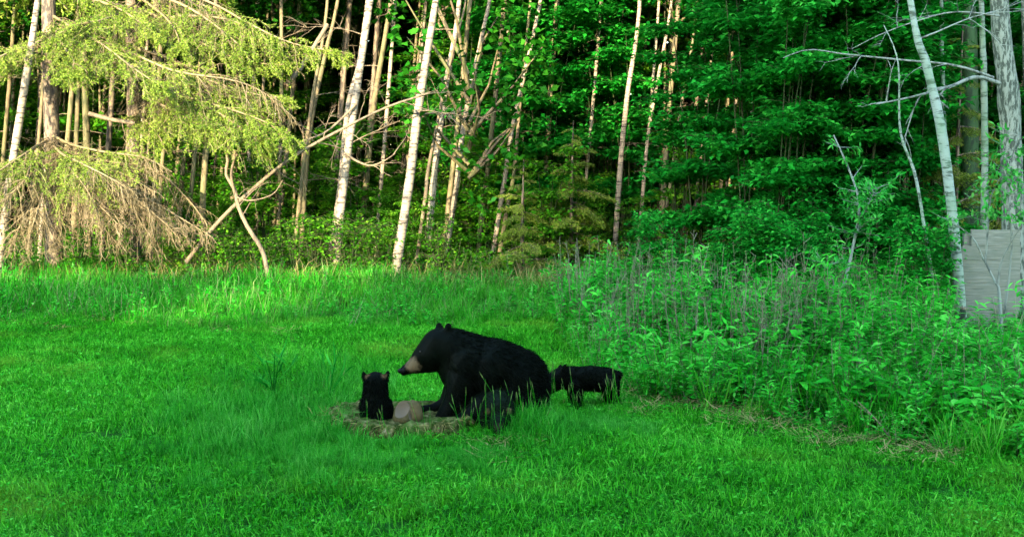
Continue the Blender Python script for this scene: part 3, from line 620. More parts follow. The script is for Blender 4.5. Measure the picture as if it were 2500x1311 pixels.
# ------------------------------------------------------------------ shrubs and young broadleaf trees
def shrub_mesh(h, rx, nst, nl, ls, mat, layered=.25, zlow=.1):
    a, b = MB(), MB(); tips = []
    for s in range(nst):
        an = U(0, 6.3); P = curve([(0, 0, 0), (math.cos(an) * rx * .2, math.sin(an) * rx * .2, h * .45), (math.cos(an) * rx * U(.3, .7), math.sin(an) * rx * U(.3, .7), h * U(.75, 1.05))], 8)
        tubes(b, P, np.linspace(.02, .005, 8), 4)
        for q in range(int(12 * h / 2) + 6):
            i = rng.integers(1, 8); 
            if P[i, 2] < zlow * h: continue
            a2 = U(0, 6.3); L = rx * U(.35, .85) * (1.15 - .55 * P[i, 2] / h); E = P[i] + np.array([math.cos(a2) * L, math.sin(a2) * L, U(-.1, .3) * L]); tips.append((P[i], E))
    T = np.array(tips); tubes(b, np.stack([T[:, 0], T.mean(1) + [0, 0, .06], T[:, 1]], 1), np.tile([.008, .005, .003], (len(T), 1)), 3)
    q = rng.integers(0, len(T), nl); u = U(.15, 1.05, nl)[:, None]; Pt = T[q, 0] * (1 - u) + T[q, 1] * u + np.stack([rng.normal(0, .09, nl), rng.normal(0, .09, nl), rng.normal(0, .05, nl)], 1)
    an = U(0, 6.3, nl); D = np.stack([np.cos(an), np.sin(an), U(-.6, .15, nl)], 1)
    leaves(a, Pt, D, np.tile([0, 0, 1.], (nl, 1)) + rng.normal(0, layered, (nl, 3)), U(.65, 1.25, nl) * ls, U(.5, .85, nl) * ls)
    return a, b
def shrub_parts(h, rx, nst, nl, ls, mat):
    a, b = shrub_mesh(h, rx, nst, nl, ls, mat); return a.mesh('foliage', M[mat]), b.mesh('stems', M['twig'])
WALL = [shrub_parts(5.8, 1.15, 3, 6500, .12, 'shrub') for _ in range(3)]
BUSH = [shrub_parts(2.0, .75, 4, 1500, .10, 'shrub') for _ in range(3)]
UND = [shrub_parts(2.6, .8, 3, 1300, .10, 'understory') for _ in range(3)]
def put(parts, name, label, cat, x_, y_, s, group, crown='crown', stem='trunk'):
    t = thing(name, label, cat, (x_, y_, gz(x_, y_)), group); t.rotation_euler = (0, 0, U(0, 6.3)); t.scale = (s, s, s * U(.9, 1.1))
    link(crown, parts[0], t); link(stem, parts[1], t)
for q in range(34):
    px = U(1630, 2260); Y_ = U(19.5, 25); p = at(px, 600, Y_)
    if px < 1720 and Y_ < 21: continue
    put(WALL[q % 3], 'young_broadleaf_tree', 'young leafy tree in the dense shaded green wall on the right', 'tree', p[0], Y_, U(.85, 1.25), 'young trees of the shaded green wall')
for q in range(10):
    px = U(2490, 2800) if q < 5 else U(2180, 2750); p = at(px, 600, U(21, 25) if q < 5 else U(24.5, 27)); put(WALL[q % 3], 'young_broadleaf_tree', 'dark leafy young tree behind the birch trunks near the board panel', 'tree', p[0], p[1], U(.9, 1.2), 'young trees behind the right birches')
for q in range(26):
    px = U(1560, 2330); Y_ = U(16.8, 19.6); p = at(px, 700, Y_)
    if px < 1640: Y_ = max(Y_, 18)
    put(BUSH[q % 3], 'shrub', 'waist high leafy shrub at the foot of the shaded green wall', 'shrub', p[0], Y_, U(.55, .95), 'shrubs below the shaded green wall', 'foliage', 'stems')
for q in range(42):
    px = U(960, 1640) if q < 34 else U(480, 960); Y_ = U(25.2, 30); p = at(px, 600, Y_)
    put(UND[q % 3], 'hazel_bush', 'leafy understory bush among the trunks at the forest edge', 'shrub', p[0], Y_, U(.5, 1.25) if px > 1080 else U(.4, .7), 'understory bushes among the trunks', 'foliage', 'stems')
for q in range(12):
    px = U(1100, 1640); Y_ = U(28.5, 32); p = at(px, 600, Y_)
    put(WALL[q % 3], 'hazel_tree', 'tall thin leafed young tree between the lit birches of the middle', 'tree', p[0], Y_, U(.9, 1.3), 'young trees between the middle birches')
DEEP = [shrub_parts(6.5, 1.3, 3, 3600, .12, 'understory') for _ in range(3)]
for q in range(60):
    x_, y_ = U(-16, 13), U(30.5, 42); put(DEEP[q % 3], 'shade_tree_sapling', 'leafy sapling filling the dark depth between the far trunks', 'tree', x_, y_, U(.8, 1.3), 'leafy saplings deep in the forest')
for q in range(30):
    x_, y_ = U(-17, -3), U(37, 43); put(DEEP[q % 3], 'shade_tree_sapling', 'leafy sapling filling the dark depth between the far trunks', 'tree', x_, y_, U(.9, 1.4), 'leafy saplings deep in the forest')
for q in range(16):
    px = U(380, 1000); p = at(px, 600, U(27, 30.5)); put(UND[q % 3], 'hazel_bush', 'leafy understory bush among the trunks at the forest edge', 'shrub', p[0], p[1], U(.6, 1.5), 'understory bushes among the trunks', 'foliage', 'stems')
# willow saplings with separate lance leaves
def willow(label, stems, leafz, nl, ll):
    base = at(*stems[0][0][0]); base[2] = 0; t = thing('willow_sapling', label, 'sapling', base); a = MB()
    for pl, r0 in stems:
        mb = MB(); P = curve([at(*p) for p in pl], 16) - base; P[0, 2] = min(P[0, 2], 0.0) if pl is stems[0][0] else P[0, 2]; tubes(mb, P, np.linspace(r0, r0 * .3, 16), 6, .04)
        n = nl; i = rng.integers(3, 16, n); Q = P[i]; k = Q[:, 2] > leafz; Q = Q[k]; n = len(Q); an = U(0, 6.3, n); D = unit(np.stack([np.cos(an), np.sin(an), U(-.1, .7, n)], 1)); L = U(.1, .4, n)[:, None]
        E = Q + D * L; tubes(mb, np.stack([Q, (Q + E) / 2, E], 1), np.tile([.005, .004, .002], (n, 1)), 3); mb.build('stem', M['deadgrey'], t, True)
        m = 9; u = U(.3, 1.05, (n, m, 1)); X_ = (Q[:, None] * (1 - u) + E[:, None] * u).reshape(-1, 3); nn = len(X_)
        lance(a, X_, np.repeat(D, m, 0) * .6 + rng.normal(0, .6, (nn, 3)), np.tile([0, 0, 1.], (nn, 1)) + rng.normal(0, .35, (nn, 3)), U(.6, 1.2, nn) * ll, U(.25, .38, nn) * ll)
    a.build('foliage', M['sapling'], t)
willow('young willow with forked grey stems and pale leaf tufts left of the leaning birch', [([(2052, 830, 15.4), (2040, 760, 15.4), (2062, 690, 15.4), (2085, 590, 15.4), (2098, 500, 15.4), (2075, 420, 15.4), (2035, 330, 15.4)], .028), ([(2048, 800, 15.4), (2030, 740, 15.3), (2035, 690, 15.2), (2010, 640, 15.1)], .018), ([(2085, 590, 15.4), (2110, 520, 15.3), (2140, 460, 15.2)], .012)], .9, 40, .10)
willow('forked willow growing in front of the weathered board panel', [([(2450, 900, 15.6), (2440, 720, 15.6), (2430, 690, 15.6), (2400, 630, 15.6), (2370, 575, 15.6), (2300, 530, 15.6)], .022), ([(2435, 700, 15.6), (2445, 640, 15.6), (2470, 590, 15.5), (2500, 540, 15.4)], .018), ([(2405, 640, 15.6), (2412, 560, 15.6), (2420, 480, 15.6), (2450, 420, 15.6)], .015), ([(2450, 780, 15.6), (2470, 600, 15.6), (2460, 450, 15.6), (2485, 330, 15.6)], .016)], 1.55, 36, .10)
# shade: tall trees standing on the near side of the clearing, behind the camera
NEAR = [crown_mesh('crown', 4.2, 11, 170, 70, .6, M['canopy'], M['aspen']) for _ in range(2)]
LOW = [crown_mesh('crown', 3.0, 7, 130, 70, .55, M['canopy'], M['aspen']) for _ in range(2)]
def near_tree(x_, y_, h, big):
    t = thing('shade_tree', 'tall leafy poplar on the near side of the clearing' if big else 'low leafy poplar on the near side of the clearing', 'tree', (x_, y_, 0), 'tall poplars behind the viewpoint' if big else 'low poplars behind the viewpoint')
    link('trunk', trunk_mesh(np.array([[0, 0, -.1], [.1, 0, h * .4], [0, .1, h * .85]]), [.28, .2, .05], M['aspen'], k=12), t)
    rz = 11 if big else 7; c = link('crown', (NEAR if big else LOW)[rng.integers(0, 2)], t); c.rotation_euler = (0, 0, U(0, 6.3)); c.scale = (1, 1, h / (2 * rz) * .97); c.location = (0, 0, h * .515)
for q in range(15): near_tree(-52 + q * 2.6 + U(-.3, .3), -28 + U(-1, 1), U(15.2, 16.6), False)
near_tree(-17.4, -28, 18.6, False)
for q in range(17): near_tree(-50 + q * 2.6 + U(-.3, .3), -32 + U(-1, 1), U(15.6, 17.4), False)
for x_, y_, h in ((-14.6, -33, 27),): near_tree(x_, y_, h, True)
for q in range(9): near_tree(-12.6 + q * 4.3 + U(-.5, .5), -28 + U(-2, 2), U(24, 29), True)
for q in range(8): near_tree(-11 + q * 4.6 + U(-.5, .5), -36 + U(-1.5, 1.5), U(26, 31), True)
BRUSH = [shrub_parts(1.5, .7, 5, 420, .09, 'understory') for _ in range(2)]
for q in range(26):
    px = U(-60, 1150); p = at(px, 640, U(23.3, 24.6)); put(BRUSH[q % 2], 'brush_bush', 'low sparse bush with sunlit leaves at the foot of the forest edge', 'shrub', p[0], p[1], U(.5, 1.0), 'low bushes along the sunlit forest foot', 'foliage', 'stems')
OVER = [crown_mesh('crown', 4.4, 4.2, 120, 60, .34, M['canopy'], M['aspen']) for _ in range(2)]  # trees added out of view so their crowns darken the near lawn
for q, (x_, y_) in enumerate(((-7.5, -4.5), (-1, -6), (6, -4))):
    t = thing('added_shade_tree', 'unseen leafy tree added behind the viewpoint to shade the near lawn', 'tree', (x_, y_, 0), 'added shade trees over the near lawn')
    link('trunk', trunk_mesh(np.array([[0, 0, -.1], [.1, 0, 4], [0, .1, 10]]), [.22, .16, .05], M['aspen'], k=12), t)
    c = link('crown', OVER[q % 2], t); c.location = (.5, 1.8, 9.5); c.rotation_euler = (0, 0, U(0, 6.3))
# broad leaved plants at the mown edge
for q, (px, py) in enumerate(((2250, 1075), (2340, 1085), (2420, 1098), (2160, 1055), (2080, 1040), (1820, 1010), (1960, 1030), (1610, 985), (2470, 1090), (2300, 1040), (2390, 1050), (1700, 980))):
    g = gnd(px, py); t = thing('broad_leaved_plant', 'knee high plant with broad leaves at the mown edge of the weeds', 'plant', (g[0], g[1] + .15, 0), 'broad leaved plants at the mown edge'); a, b = MB(), MB(); h = U(.35, .6)
    for s_ in range(4):
        E = np.array([rng.normal(0, .12), rng.normal(0, .1), h * U(.7, 1.05)]); tubes(b, curve([(0, 0, -.02), E * [.4, .4, .5], E], 6), np.linspace(.006, .003, 6), 4)
        n = 13; k = U(.25, 1, n)[:, None]; an = U(0, 6.3, n); lance(a, E * k, np.stack([np.cos(an), np.sin(an), U(0, .6, n)], 1), np.tile([0, 0, 1.], (n, 1)) + rng.normal(0, .2, (n, 3)), U(.10, .19, n), U(.045, .08, n), .3)
    a.build('leaves', M['weed'], t); b.build('stems', M['twig'], t)
def gloss(name, col, r):
    m, nt, b = newmat(name); b.inputs['Base Color'].default_value = (*col, 1); b.inputs['Roughness'].default_value = r; return m
# ------------------------------------------------------------------ stump, mineral lick, board panel, sticks
def remeshed(name, prims, voxel, smooth, mat):
    """one continuous surface from overlapping round forms: prims = (p0, r0, p1, r1) tapered capsules"""
    bm = bmesh.new()
    for p0, r0, p1, r1 in prims:
        p0 = np.array(p0, float); p1 = np.array(p1, float); n = max(2, int(np.linalg.norm(p1 - p0) / (min(np.mean(r0), np.mean(r1)) * .3)) + 1)
        for t in np.linspace(0, 1, n):
            p = p0 * (1 - t) + p1 * t; r = np.array(r0) * (1 - t) + np.array(r1) * t; r = np.broadcast_to(r, 3)
            bmesh.ops.create_icosphere(bm, subdivisions=2, radius=1, matrix=Matrix.Translation(p) @ Matrix.Diagonal((*r, 1)))
    me = bpy.data.meshes.new(name); bm.to_mesh(me); bm.free(); o = bpy.data.objects.new(name, me); COL.objects.link(o)
    md = o.modifiers.new('r', 'REMESH'); md.mode = 'VOXEL'; md.voxel_size = voxel; md.use_smooth_shade = True
    s = o.modifiers.new('s', 'SMOOTH'); s.iterations = smooth; s.factor = .5
    dg = bpy.context.evaluated_depsgraph_get(); m2 = bpy.data.meshes.new_from_object(o.evaluated_get(dg))
    bpy.data.objects.remove(o); m2.materials.clear(); m2.materials.append(mat); m2.name = name
    return m2
# mossy stump
def stumpmat():
    m, nt, b = newmat('rotted_mossy_wood'); tc = nt.nodes.new('ShaderNodeTexCoord'); n = noise(nt, 16, 6, tc.outputs['Object']); n2 = noise(nt, 5, 4, tc.outputs['Object'])
    r = ramp(nt, [(.006, .010, .002), (.03, .038, .008), (.13, .12, .045), (.30, .26, .14)], [.3, .45, .6, .75]); nt.links.new(n.outputs[0], r.inputs[0])
    g = ramp(nt, [(0, 0, 0), (1, 1, 1)], [.45, .65]); nt.links.new(n2.outputs[0], g.inputs[0])
    nt.links.new(mixc(nt, math_(nt, 'MULTIPLY', g.outputs[0], .6), r.outputs[0], (.03, .10, .01)), b.inputs['Base Color']); b.inputs['Roughness'].default_value = .95; b.inputs['Specular IOR Level'].default_value = .03
    bp = nt.nodes.new('ShaderNodeBump'); bp.inputs['Distance'].default_value = .03; bp.inputs['Strength'].default_value = .9; nt.links.new(n.outputs[0], bp.inputs['Height']); nt.links.new(bp.outputs[0], b.inputs['Normal'])
    return m
SX, SY = float(at(985, 1060, 10.75)[0]), 10.78
bm = bmesh.new(); k = 72
rings = []
for rr, z in ((1.08, -.05), (1.04, .03), (1.03, .10), (1.0, .13), (.95, .135), (.8, .11), (.55, .10), (.25, .10)):
    ring = []
    for i in range(k):
        a_ = i / k * 2 * math.pi; wob = 1 + .05 * math.sin(a_ * 3 + 1) + .035 * math.sin(a_ * 7) + .03 * math.sin(a_ * 17 + z * 20) + rng.normal(0, .022)
        ring.append(bm.verts.new((math.cos(a_) * .66 * rr * wob, math.sin(a_) * .5 * rr * wob, z + rng.normal(0, .010) + (.03 * max(0, math.cos(a_ - 2.6)) if z > .05 else 0))))
    rings.append(ring)
for a_, b_ in zip(rings, rings[1:]):
    for i in range(k): bm.faces.new((a_[i], a_[(i + 1) % k], b_[(i + 1) % k], b_[i]))
bm.faces.new(rings[-1])
me = bpy.data.meshes.new('wood'); bm.to_mesh(me); bm.free(); me.materials.append(stumpmat())
for p in me.polygons: p.use_smooth = True
st = thing('tree_stump', 'low wide rotted stump with moss and dry grass fringe under the bears', 'stump', (SX, SY, 0)); link('wood', me, st)
mb = MB(); n = 560; a_ = np.where(U(0, 1, n) < .35, U(math.pi * .75, math.pi * 1.3, n), U(math.pi * 1.0, math.pi * 2.03, n)); P = np.stack([np.cos(a_) * .67 * U(.78, 1.05, n), np.sin(a_) * .505 * U(.88, 1.05, n), U(.09, .135, n)], 1); P[:, 0] -= (U(0, 1, n) < .2) * U(0, .12, n)
D = np.stack([np.cos(a_) * U(.2, .9, n), np.sin(a_) * U(.2, .9, n), U(-1.2, .2, n)], 1) + rng.normal(0, .3, (n, 3)); lance(mb, P, D, rng.standard_normal((n, 3)), U(.04, .13, n), U(.004, .008, n), .5)
f = mb.build('dry_grass_fringe', M['straw'], st); f['kind'] = 'stuff'

# mineral lick with licked hollows
def lickmat():
    m, nt, b = newmat('mineral_lick'); tc = nt.nodes.new('ShaderNodeTexCoord'); n = noise(nt, 7, 4, tc.outputs['Object'])
    r = ramp(nt, [(.04, .036, .010), (.07, .058, .020), (.10, .08, .035)], [.3, .5, .7]); nt.links.new(n.outputs[0], r.inputs[0]); nt.links.new(r.outputs[0], b.inputs['Base Color']); b.inputs['Roughness'].default_value = .6; b.inputs['Specular IOR Level'].default_value = .1; return m
LM = lickmat(); LM2 = gloss('pale_hollow_mineral', (.088, .072, .045), .6); LM2.node_tree.nodes['Principled BSDF'].inputs['Specular IOR Level'].default_value = .1; c = at(997, 1012, 10.62)  # paler tone on the hollowed faces than on the crust
def ico(name, p, r):
    bm = bmesh.new(); bmesh.ops.create_icosphere(bm, subdivisions=4, radius=1, matrix=Matrix.Translation(p) @ Matrix.Diagonal((*r, 1))); me = bpy.data.meshes.new(name); bm.to_mesh(me); bm.free(); o = link(name, me); return o
body = remeshed('lick', [((-.05, .0, -.02), .095, (-.02, .02, .03), .10), ((.045, .0, -.02), (.085, .075, .115), (.05, .01, .02), (.08, .075, .105))], .007, 5, LM)
o = link('lick', body); cut = [ico('cut', (-.10, -.12, .125), (.15, .13, .13)), ico('cut', (.012, -.10, -.115), (.05, .06, .07)), ico('cut', (.01, -.11, .02), (.022, .05, .09))]
for q in cut:
    q.data.materials.append(LM2); md = o.modifiers.new('b', 'BOOLEAN'); md.operation = 'DIFFERENCE'; md.object = q; md.solver = 'EXACT'; md.material_mode = 'TRANSFER'
dg = bpy.context.evaluated_depsgraph_get(); me = bpy.data.meshes.new_from_object(o.evaluated_get(dg)); 
for q in [o] + cut: bpy.data.objects.remove(q)
for p in me.polygons: p.use_smooth = True
lo = link('mineral_lick', me); lo.location = c; lo.rotation_euler = (0, R(-8), R(12))
tag(lo, 'smooth tan mineral lick block with scooped hollows between cub and mother', 'mineral lick')

# weathered board panel on the right
def boardmat():
    m, nt, b = newmat('weathered_boards'); tc = nt.nodes.new('ShaderNodeTexCoord'); mp = nt.nodes.new('ShaderNodeMapping'); mp.inputs['Scale'].default_value = (.7, 4, 12); nt.links.new(tc.outputs['Object'], mp.inputs[0])
    n = noise(nt, 5, 6, mp.outputs[0]); n2 = noise(nt, 2.2, 3, tc.outputs['Object'])
    r = ramp(nt, [(.10, .12, .08), (.15, .17, .12), (.20, .22, .165)], [.32, .5, .7]); nt.links.new(n.outputs[0], r.inputs[0])
    g = ramp(nt, [(0, 0, 0), (1, 1, 1)], [.5, .72]); nt.links.new(n2.outputs[0], g.inputs[0])
    nt.links.new(mixc(nt, math_(nt, 'MULTIPLY', g.outputs[0], .4), r.outputs[0], (.07, .11, .05)), b.inputs['Base Color']); b.inputs['Roughness'].default_value = .85
    bp = nt.nodes.new('ShaderNodeBump'); bp.inputs['Distance'].default_value = .01; nt.links.new(n.outputs[0], bp.inputs['Height']); nt.links.new(bp.outputs[0], b.inputs['Normal']); return m
BM = boardmat(); PY = 17.5
pb = at(2415, 800, PY); pan = thing('board_panel', 'weathered grey board panel standing in weeds before the thick trunk', 'wooden panel', (pb[0], PY, 0))
def box(mb, x0, x1, y0, y1, z0, z1, jit=0.0):
    v = np.array([(x, y, z) for x in (x0, x1) for y in (y0, y1) for z in (z0, z1)], float) + rng.normal(0, 1, (8, 3)) * jit
    mb.add(v, [(0, 1, 3, 2), (4, 6, 7, 5), (0, 4, 5, 1), (2, 3, 7, 6), (0, 2, 6, 4), (1, 5, 7, 3)])
for y0, y1, x0, x1, dy in ((562, 599.5, 2372, 2490, .0), (600, 635, 2350, 2492, .004), (635.6, 690, 2344, 2490, .008), (690.8, 757, 2338, 2488, .0), (758.2, 815, 2335, 2485, .006)):
    A, B = at(x0, y0, PY) - pb, at(x1, y1, PY) - pb; mb = MB(); box(mb, A[0], B[0], dy, .035 + dy, B[2] + pb[2], A[2] + pb[2], .003); o = mb.build('board', BM, pan); o.data.polygons.foreach_set('use_smooth', np.zeros(6, bool))
for px in (2365, 2470):
    A = at(px, 570, PY) - pb; mb = MB(); box(mb, A[0] - .04, A[0] + .04, .05, .12, -.05, A[2] + pb[2], .003); o = mb.build('post', BM, pan); o.data.polygons.foreach_set('use_smooth', np.zeros(6, bool))
# broken stub in front of it
b0 = at(2345, 830, 15.9); b0[2] = 0; stb = thing('broken_stub', 'dark broken stub with a splintered orange top before the board panel', 'stump', b0)
P = curve([at(2338, 850, 15.9), at(2345, 800, 15.9), at(2352, 755, 15.9)], 8) - b0; P[0, 2] = -.05; mb = MB(); tubes(mb, P, np.linspace(.055, .04, 8), 8, .12); mb.build('trunk', M['mossbark'], stb)
mb = MB(); n = 14; Q = P[-1] + disc(n, .032); tubes(mb, np.stack([Q - [0, 0, .03], Q + np.stack([rng.normal(0, .01, n), rng.normal(0, .01, n), U(.01, .05, n)], 1)], 1), np.tile([.012, .004], (n, 1)), 4); mb.build('splinters', M['dead'], stb)
def stick(label, pl, r0, forks, mat='dead'):
    base = at(*pl[0]); mb = MB(); P = curve([at(*p) for p in pl], 12); P[:, 2] = np.maximum(P[:, 2], gz(P[:, 0], P[:, 1]) + r0); tubes(mb, P, np.linspace(r0, r0 * .5, 12), 6, .08)
    for q in range(forks): i = rng.integers(3, 11); dead_branch(mb, P[i], unit(P[i + 1] - P[i - 1]) + rng.normal(0, .4, 3) * [1, 1, .4], U(.12, .3), r0 * .5, 0)
    mb.v = [v - base for v in mb.v]; o = mb.build('stick', M[mat]); o.location = base; tag(o, label, 'stick')
g1 = gnd(2175, 1080); stick('pale dry stick leaning out of the weeds over the mown edge', [(2175, 1072, g1[1]), (2140, 1025, g1[1] + .1), (2092, 978, g1[1] + .2)], .009, 1)
g1 = gnd(2200, 1092); stick('thin bent dead twig lying flat at the foot of the weeds', [(2195, 1092, g1[1]), (2240, 1080, g1[1] + .05), (2290, 1085, g1[1])], .007, 1)
g1 = gnd(2440, 1292); stick('dark bare twig lying on the lawn near the lower right corner', [(2375, 1284, g1[1] + .1), (2440, 1288, g1[1] + .05), (2540, 1286, g1[1] + .05)], .008, 2, 'mossbark')
# tall coarse grass stalks left of the stump
def coarse(label, bx, by, tips):
    g = gnd(bx, by); t = thing('coarse_grass_plant', label, 'plant', (g[0], g[1], 0)); a, b = MB(), MB()
    for tx, ty, n in tips:
        E = at(tx, ty, g[1] + U(-.15, .15)) - g; P = curve([(0, 0, 0), E * [.3, .3, .55], E], 8); tubes(a, P, np.linspace(.008, .004, 8), 4)
        i = rng.integers(2, 6, n); Q = P[i]; D = np.stack([rng.normal(0, .5, n), rng.normal(0, .4, n), U(.5, 1, n)], 1); lance(b, Q, D, rng.standard_normal((n, 3)), U(.14, .30, n), U(.014, .024, n), .35)
    a.build('stalk', M['shrub'], t); b.build('leaves', M['shrub'], t)
coarse('tall branching coarse grass plant standing in long grass left of the stump', 668, 985, [(610, 838, 4), (672, 850, 4), (700, 835, 4), (592, 900, 3), (650, 880, 3), (735, 870, 3)])
coarse('smaller coarse grass plant between the branching one and the sitting cub', 805, 985, [(780, 850, 4), (820, 872, 4), (838, 835, 3), (850, 900, 3)])

# ------------------------------------------------------------------ bears
def furmat(name, muzzle=None, lift=1.):
    m, nt, b = newmat(name); tc = nt.nodes.new('ShaderNodeTexCoord'); c = (.0045, .006, .0045)
    n = noise(nt, 30, 3, tc.outputs['Object']); r = ramp(nt, [(.0005 * lift, .0015 * lift, .0006 * lift), (.0014 * lift, .0034 * lift, .0015 * lift)]); nt.links.new(n.outputs[0], r.inputs[0]); c = r.outputs[0]
    for p, rad, col in (muzzle or []):
        d = nt.nodes.new('ShaderNodeVectorMath'); d.operation = 'DISTANCE'; nt.links.new(tc.outputs['Object'], d.inputs[0]); d.inputs[1].default_value = p; dist = math_(nt, 'ADD', d.outputs['Value'], math_(nt, 'MULTIPLY', math_(nt, 'SUBTRACT', n.outputs[0], .5), rad * .9))
        mr = nt.nodes.new('ShaderNodeMapRange'); mr.inputs[1].default_value = rad; mr.inputs[2].default_value = rad * .45; nt.links.new(dist, mr.inputs[0]); c = mixc(nt, mr.outputs[0], c, col)
    nt.links.new(c, b.inputs['Base Color']); b.inputs['Roughness'].default_value = .55; b.inputs['Specular IOR Level'].default_value = .03
    return m
M['nose'] = gloss('wet_black_nose', (.002, .002, .002), .5); M['nose'].node_tree.nodes['Principled BSDF'].inputs['Specular IOR Level'].default_value = .12; M['eye'] = gloss('dark_eye', (.003, .002, .002), .5)
def fur(me, n, L, mat, parent, flow):
    """short hairs standing off the skin; flow(points) gives the lie of the coat"""
    nv = len(me.vertices); co = np.empty(nv * 3); me.vertices.foreach_get('co', co); co = co.reshape(-1, 3)
    me.calc_loop_triangles(); tri = np.empty(len(me.loop_triangles) * 3, int); me.loop_triangles.foreach_get('vertices', tri); T = co[tri.reshape(-1, 3)]
    N = np.cross(T[:, 1] - T[:, 0], T[:, 2] - T[:, 0]); A = np.linalg.norm(N, axis=1); q = rng.choice(len(T), n, p=A / A.sum()); N = unit(N[q])
    u = U(0, 1, (n, 2)); u[u.sum(1) > 1] = 1 - u[u.sum(1) > 1]; P = T[q, 0] + (T[q, 1] - T[q, 0]) * u[:, :1] + (T[q, 2] - T[q, 0]) * u[:, 1:]
    F, k = flow(P); D = unit(N * .42 + F * .8 + rng.normal(0, .18, (n, 3))); Ln = (L * k * U(.6, 1.25, n))[:, None]; S = unit(np.cross(D, rng.standard_normal((n, 3)))) * .0022
    mid = P + D * Ln * .6; V = np.stack([P - S - N * .003, P + S - N * .003, mid + S * .8, P + D * Ln + F * Ln * .25, mid - S * .8], 1)
    mb = MB(); i = np.arange(n)[:, None] * 5; mb.add(V, i + np.array([0, 1, 2, 4])); mb.f.append(i + np.array([4, 2, 3])); o = mb.build('fur', mat, parent); o['kind'] = 'stuff'; return o
def px_prims(items, Y0, base):
    """items: (px,py,dy,r) or pairs of them, radii in photograph pixels"""
    out = []
    for it in items:
        a_, b_ = it if isinstance(it[0], tuple) else (it, it)
        c = []
        for (x_, y_, d_, r_) in (a_, b_):
            Yd = Y0 + d_; r_ = np.array(r_, float) / FPX * Yd; c += [at(x_, y_, Yd) - base, r_]
        out.append((c[0], c[1], c[2], c[3]))
    return out
def make_bear(name, label, Y0, base_px, items, voxel, nfur, L, flow, muzzle=None, smooth=6, parts=None, lift=1.):
    base = at(base_px, 900, Y0); base[2] = 0
    mz = [(tuple(at(*p) - base), rad, col) for p, rad, col in (muzzle or [])]
    mat = furmat(name + '_coat', mz, lift); t = thing(name, label, 'bear', base, None)
    me = remeshed('body', px_prims(items, Y0, base), voxel, smooth, mat); link('body', me, t)
    fur(me, nfur, L, mat, t, flow)
    for nm, p, r, mt in parts or []:
        o = ico(nm, (0, 0, 0), r); o.data.materials.append(M[mt]); o.location = at(*p) - base; o.parent = t
        for q in o.data.polygons: q.use_smooth = True
    return t
TAN = (.12, .092, .05); EARTAN = (.07, .05, .022)
Y0 = 11.0
items = [((1150, 888, 0, 74), (1205, 905, 0, 80)), ((1205, 903, 0, 80), (1252, 930, 0, 88)), ((1252, 930, 0, 88), (1258, 985, 0, 82)), (1190, 960, 0, 80), (1205, 905, -.09, 72), (1255, 940, -.09, 72), (1255, 940, .09, 72), (1150, 890, -.08, 62),
         ((1150, 880, 0, 68), (1104, 852, 0, 54)), ((1104, 852, 0, 54), (1074, 842, 0, 44)), ((1130, 905, 0, 60), (1112, 880, 0, 52)),
         ((1072, 842, 0, 44), (1040, 866, 0, 31)), ((1040, 866, 0, 31), (1012, 890, 0, 19)), ((1012, 890, 0, 19), (986, 905, 0, 12.5)), ((1052, 884, 0, 26), (1010, 900, 0, 13)), (1060, 862, 0, 44),
         ((1093, 806, -.07, (11, 7, 11)), (1094, 796, -.075, (10, 6, 9))), ((1072, 806, .08, (11, 7, 11)), (1072, 794, .085, (10, 6, 8))),
         ((1135, 930, -.13, 48), (1112, 985, -.16, 33)), ((1112, 985, -.16, 33), (1078, 1030, -.2, 22)), ((1078, 1032, -.2, 21), (1046, 1040, -.22, 16)),
         ((1128, 935, .13, 44), (1098, 985, .12, 28)), ((1098, 988, .12, 25), (1058, 1003, .08, 19)), ((1058, 1003, .08, 19), (1034, 1004, .05, 17)),
         ((1250, 990, -.2, 62), (1185, 1000, -.27, 47)), ((1185, 1005, -.27, 44), (1130, 1035, -.32, 27)), ((1130, 1038, -.32, 25), (1075, 1044, -.35, 15)),
         ((1250, 990, .18, 60), (1180, 1005, .22, 42)), ((1300, 995, -.1, 40), (1312, 1030, -.15, 26))]
def mflow(P):
    F = np.tile([.75, .0, -.65], (len(P), 1)); k = np.ones(len(P)); x_ = P[:, 0]
    k *= np.interp(x_, [-.8, -.62, -.45], [.12, .25, 1.]); return F, k
make_bear('bear', 'large black mother bear with a tan muzzle sitting behind the stump', Y0, 1250, items, .016, 42000, .042, mflow,
          muzzle=[((1008, 892, -10 * 0 + 10.94), .088, TAN), ((983, 904, 10.95), .033, (.01, .01, .01))],
          parts=[('nose', (977, 905, 10.985), (.024, .03, .022), 'nose'), ('eye', (1026, 858, 10.895), (.007, .007, .007), 'eye'), ('eye', (1022, 857, 11.09), (.007, .007, .007), 'eye')])
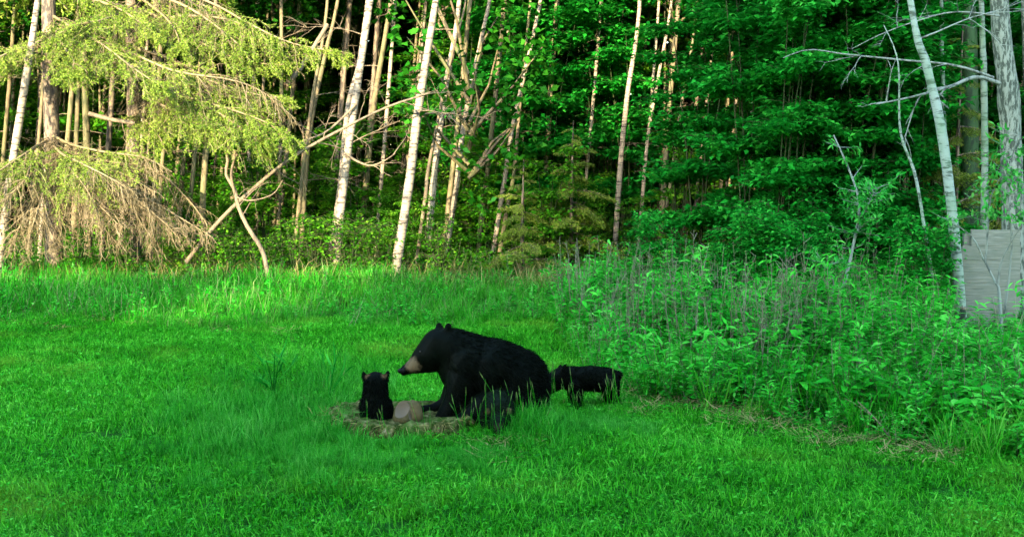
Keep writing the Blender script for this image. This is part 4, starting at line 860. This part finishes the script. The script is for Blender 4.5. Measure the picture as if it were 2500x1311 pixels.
# left cub, sitting with its back turned
Y1 = 10.72
items = [((917, 934, 0, 29), (917, 962, .0, 31)), ((917, 962, 0, 31), (918, 1000, 0, 38)), ((918, 1000, 0, 38), (921, 1030, 0, 43)), ((917, 938, .05, 22), (920, 948, .14, 13)),
         ((894, 926, .0, (9, 5, 9)), (887, 909, .0, (4.5, 3.5, 5))), ((940, 925, 0, (9, 5, 9)), (947, 907, 0, (4.5, 3.5, 5))),
         ((935, 985, .1, 22), (950, 1020, .16, 14)), ((900, 985, .1, 22), (892, 1025, .16, 15)), ((940, 1035, .02, 24), (985, 1046, .08, 15)), ((900, 1035, .05, 24), (890, 1042, .1, 18))]
def cflow(P): return np.tile([.0, -.1, -.9], (len(P), 1)), np.ones(len(P)) * np.interp(P[:, 2], [.55, .62], [1, .55])
make_bear('bear_cub', 'black cub sitting upright on the stump with its back turned, ears raised', Y1, 918, items, .011, 15000, .026, cflow,
          muzzle=[((897, 919, Y1 - .03), .036, EARTAN), ((938, 918, Y1 - .03), .036, EARTAN)], smooth=4)
# cub in front of the mother, head down toward the camera
Y2 = 10.42
items = [((1214, 990, .12, 38), (1214, 984, .3, 36)), ((1214, 1000, .0, 34), (1214, 990, .15, 38)), ((1217, 1018, -.04, 27), (1217, 1034, -.13, 21)), ((1217, 1034, -.13, 19), (1217, 1048, -.2, 12)),
         ((1194, 1006, -.05, (9, 5, 9)), (1187, 999, -.05, (5, 4, 5))), ((1240, 1006, -.05, (9, 5, 9)), (1247, 999, -.05, (5, 4, 5))),
         ((1190, 1010, .05, 20), (1186, 1072, .02, 12)), ((1240, 1010, .05, 20), (1244, 1072, .02, 12)), ((1192, 1010, .32, 22), (1190, 1062, .34, 13)), ((1238, 1010, .32, 22), (1240, 1062, .34, 13))]
def dflow(P): return np.tile([.0, .3, -.6], (len(P), 1)), np.ones(len(P))
make_bear('bear_cub', 'black cub with lowered head and arched back in front of the mother bear', Y2, 1215, items, .011, 15000, .028, dflow,
          muzzle=[((1192, 1003, Y2 - .065), .036, (.10, .085, .035)), ((1242, 1003, Y2 - .065), .036, (.10, .085, .035)), ((1217, 1046, Y2 - .2), .05, (.03, .025, .012))], smooth=4, lift=3.2, parts=[('nose', (1217, 1052, Y2 - .235), (.014, .012, .012), 'nose'), ('eye', (1206, 1030, Y2 - .17), (.007, .007, .007), 'eye'), ('eye', (1228, 1030, Y2 - .17), (.007, .007, .007), 'eye')])  # coat colour lightened to stand in for sky light on its back
# right cub, walking behind the mother
Y3 = 11.75
items = [((1398, 924, 0, 29), (1440, 922, 0, 31)), ((1440, 922, 0, 31), (1482, 926, 0, 30)), ((1398, 918, 0, 26), (1368, 920, 0, 25)), ((1368, 921, 0, 26), (1350, 930, 0, 23)), ((1350, 934, 0, 20), (1330, 948, 0, 12)),
         ((1376, 903, -.07, (8, 5, 8)), (1379, 893, -.075, (5, 4, 6))), ((1366, 903, .07, (8, 5, 8)), (1368, 894, .07, (5, 4, 6))),
         ((1404, 940, -.07, 19), (1406, 975, -.08, 13)), ((1406, 975, -.08, 13), (1400, 1016, -.08, 11)), ((1400, 940, .07, 19), (1402, 1010, .08, 11)),
         ((1488, 936, -.07, 23), (1496, 970, -.09, 14)), ((1496, 970, -.09, 13), (1506, 990, -.09, 11)), ((1506, 990, -.09, 11), (1500, 1018, -.09, 11)), ((1484, 936, .07, 22), (1488, 1010, .08, 11)), (1505, 915, 0, 12)]
def eflow(P): return np.tile([.7, .0, -.6], (len(P), 1)), np.ones(len(P))
make_bear('bear_cub', 'black cub standing on all fours behind the mother bear, head hidden by her rump', Y3, 1430, items, .012, 15000, .026, eflow, smooth=4)
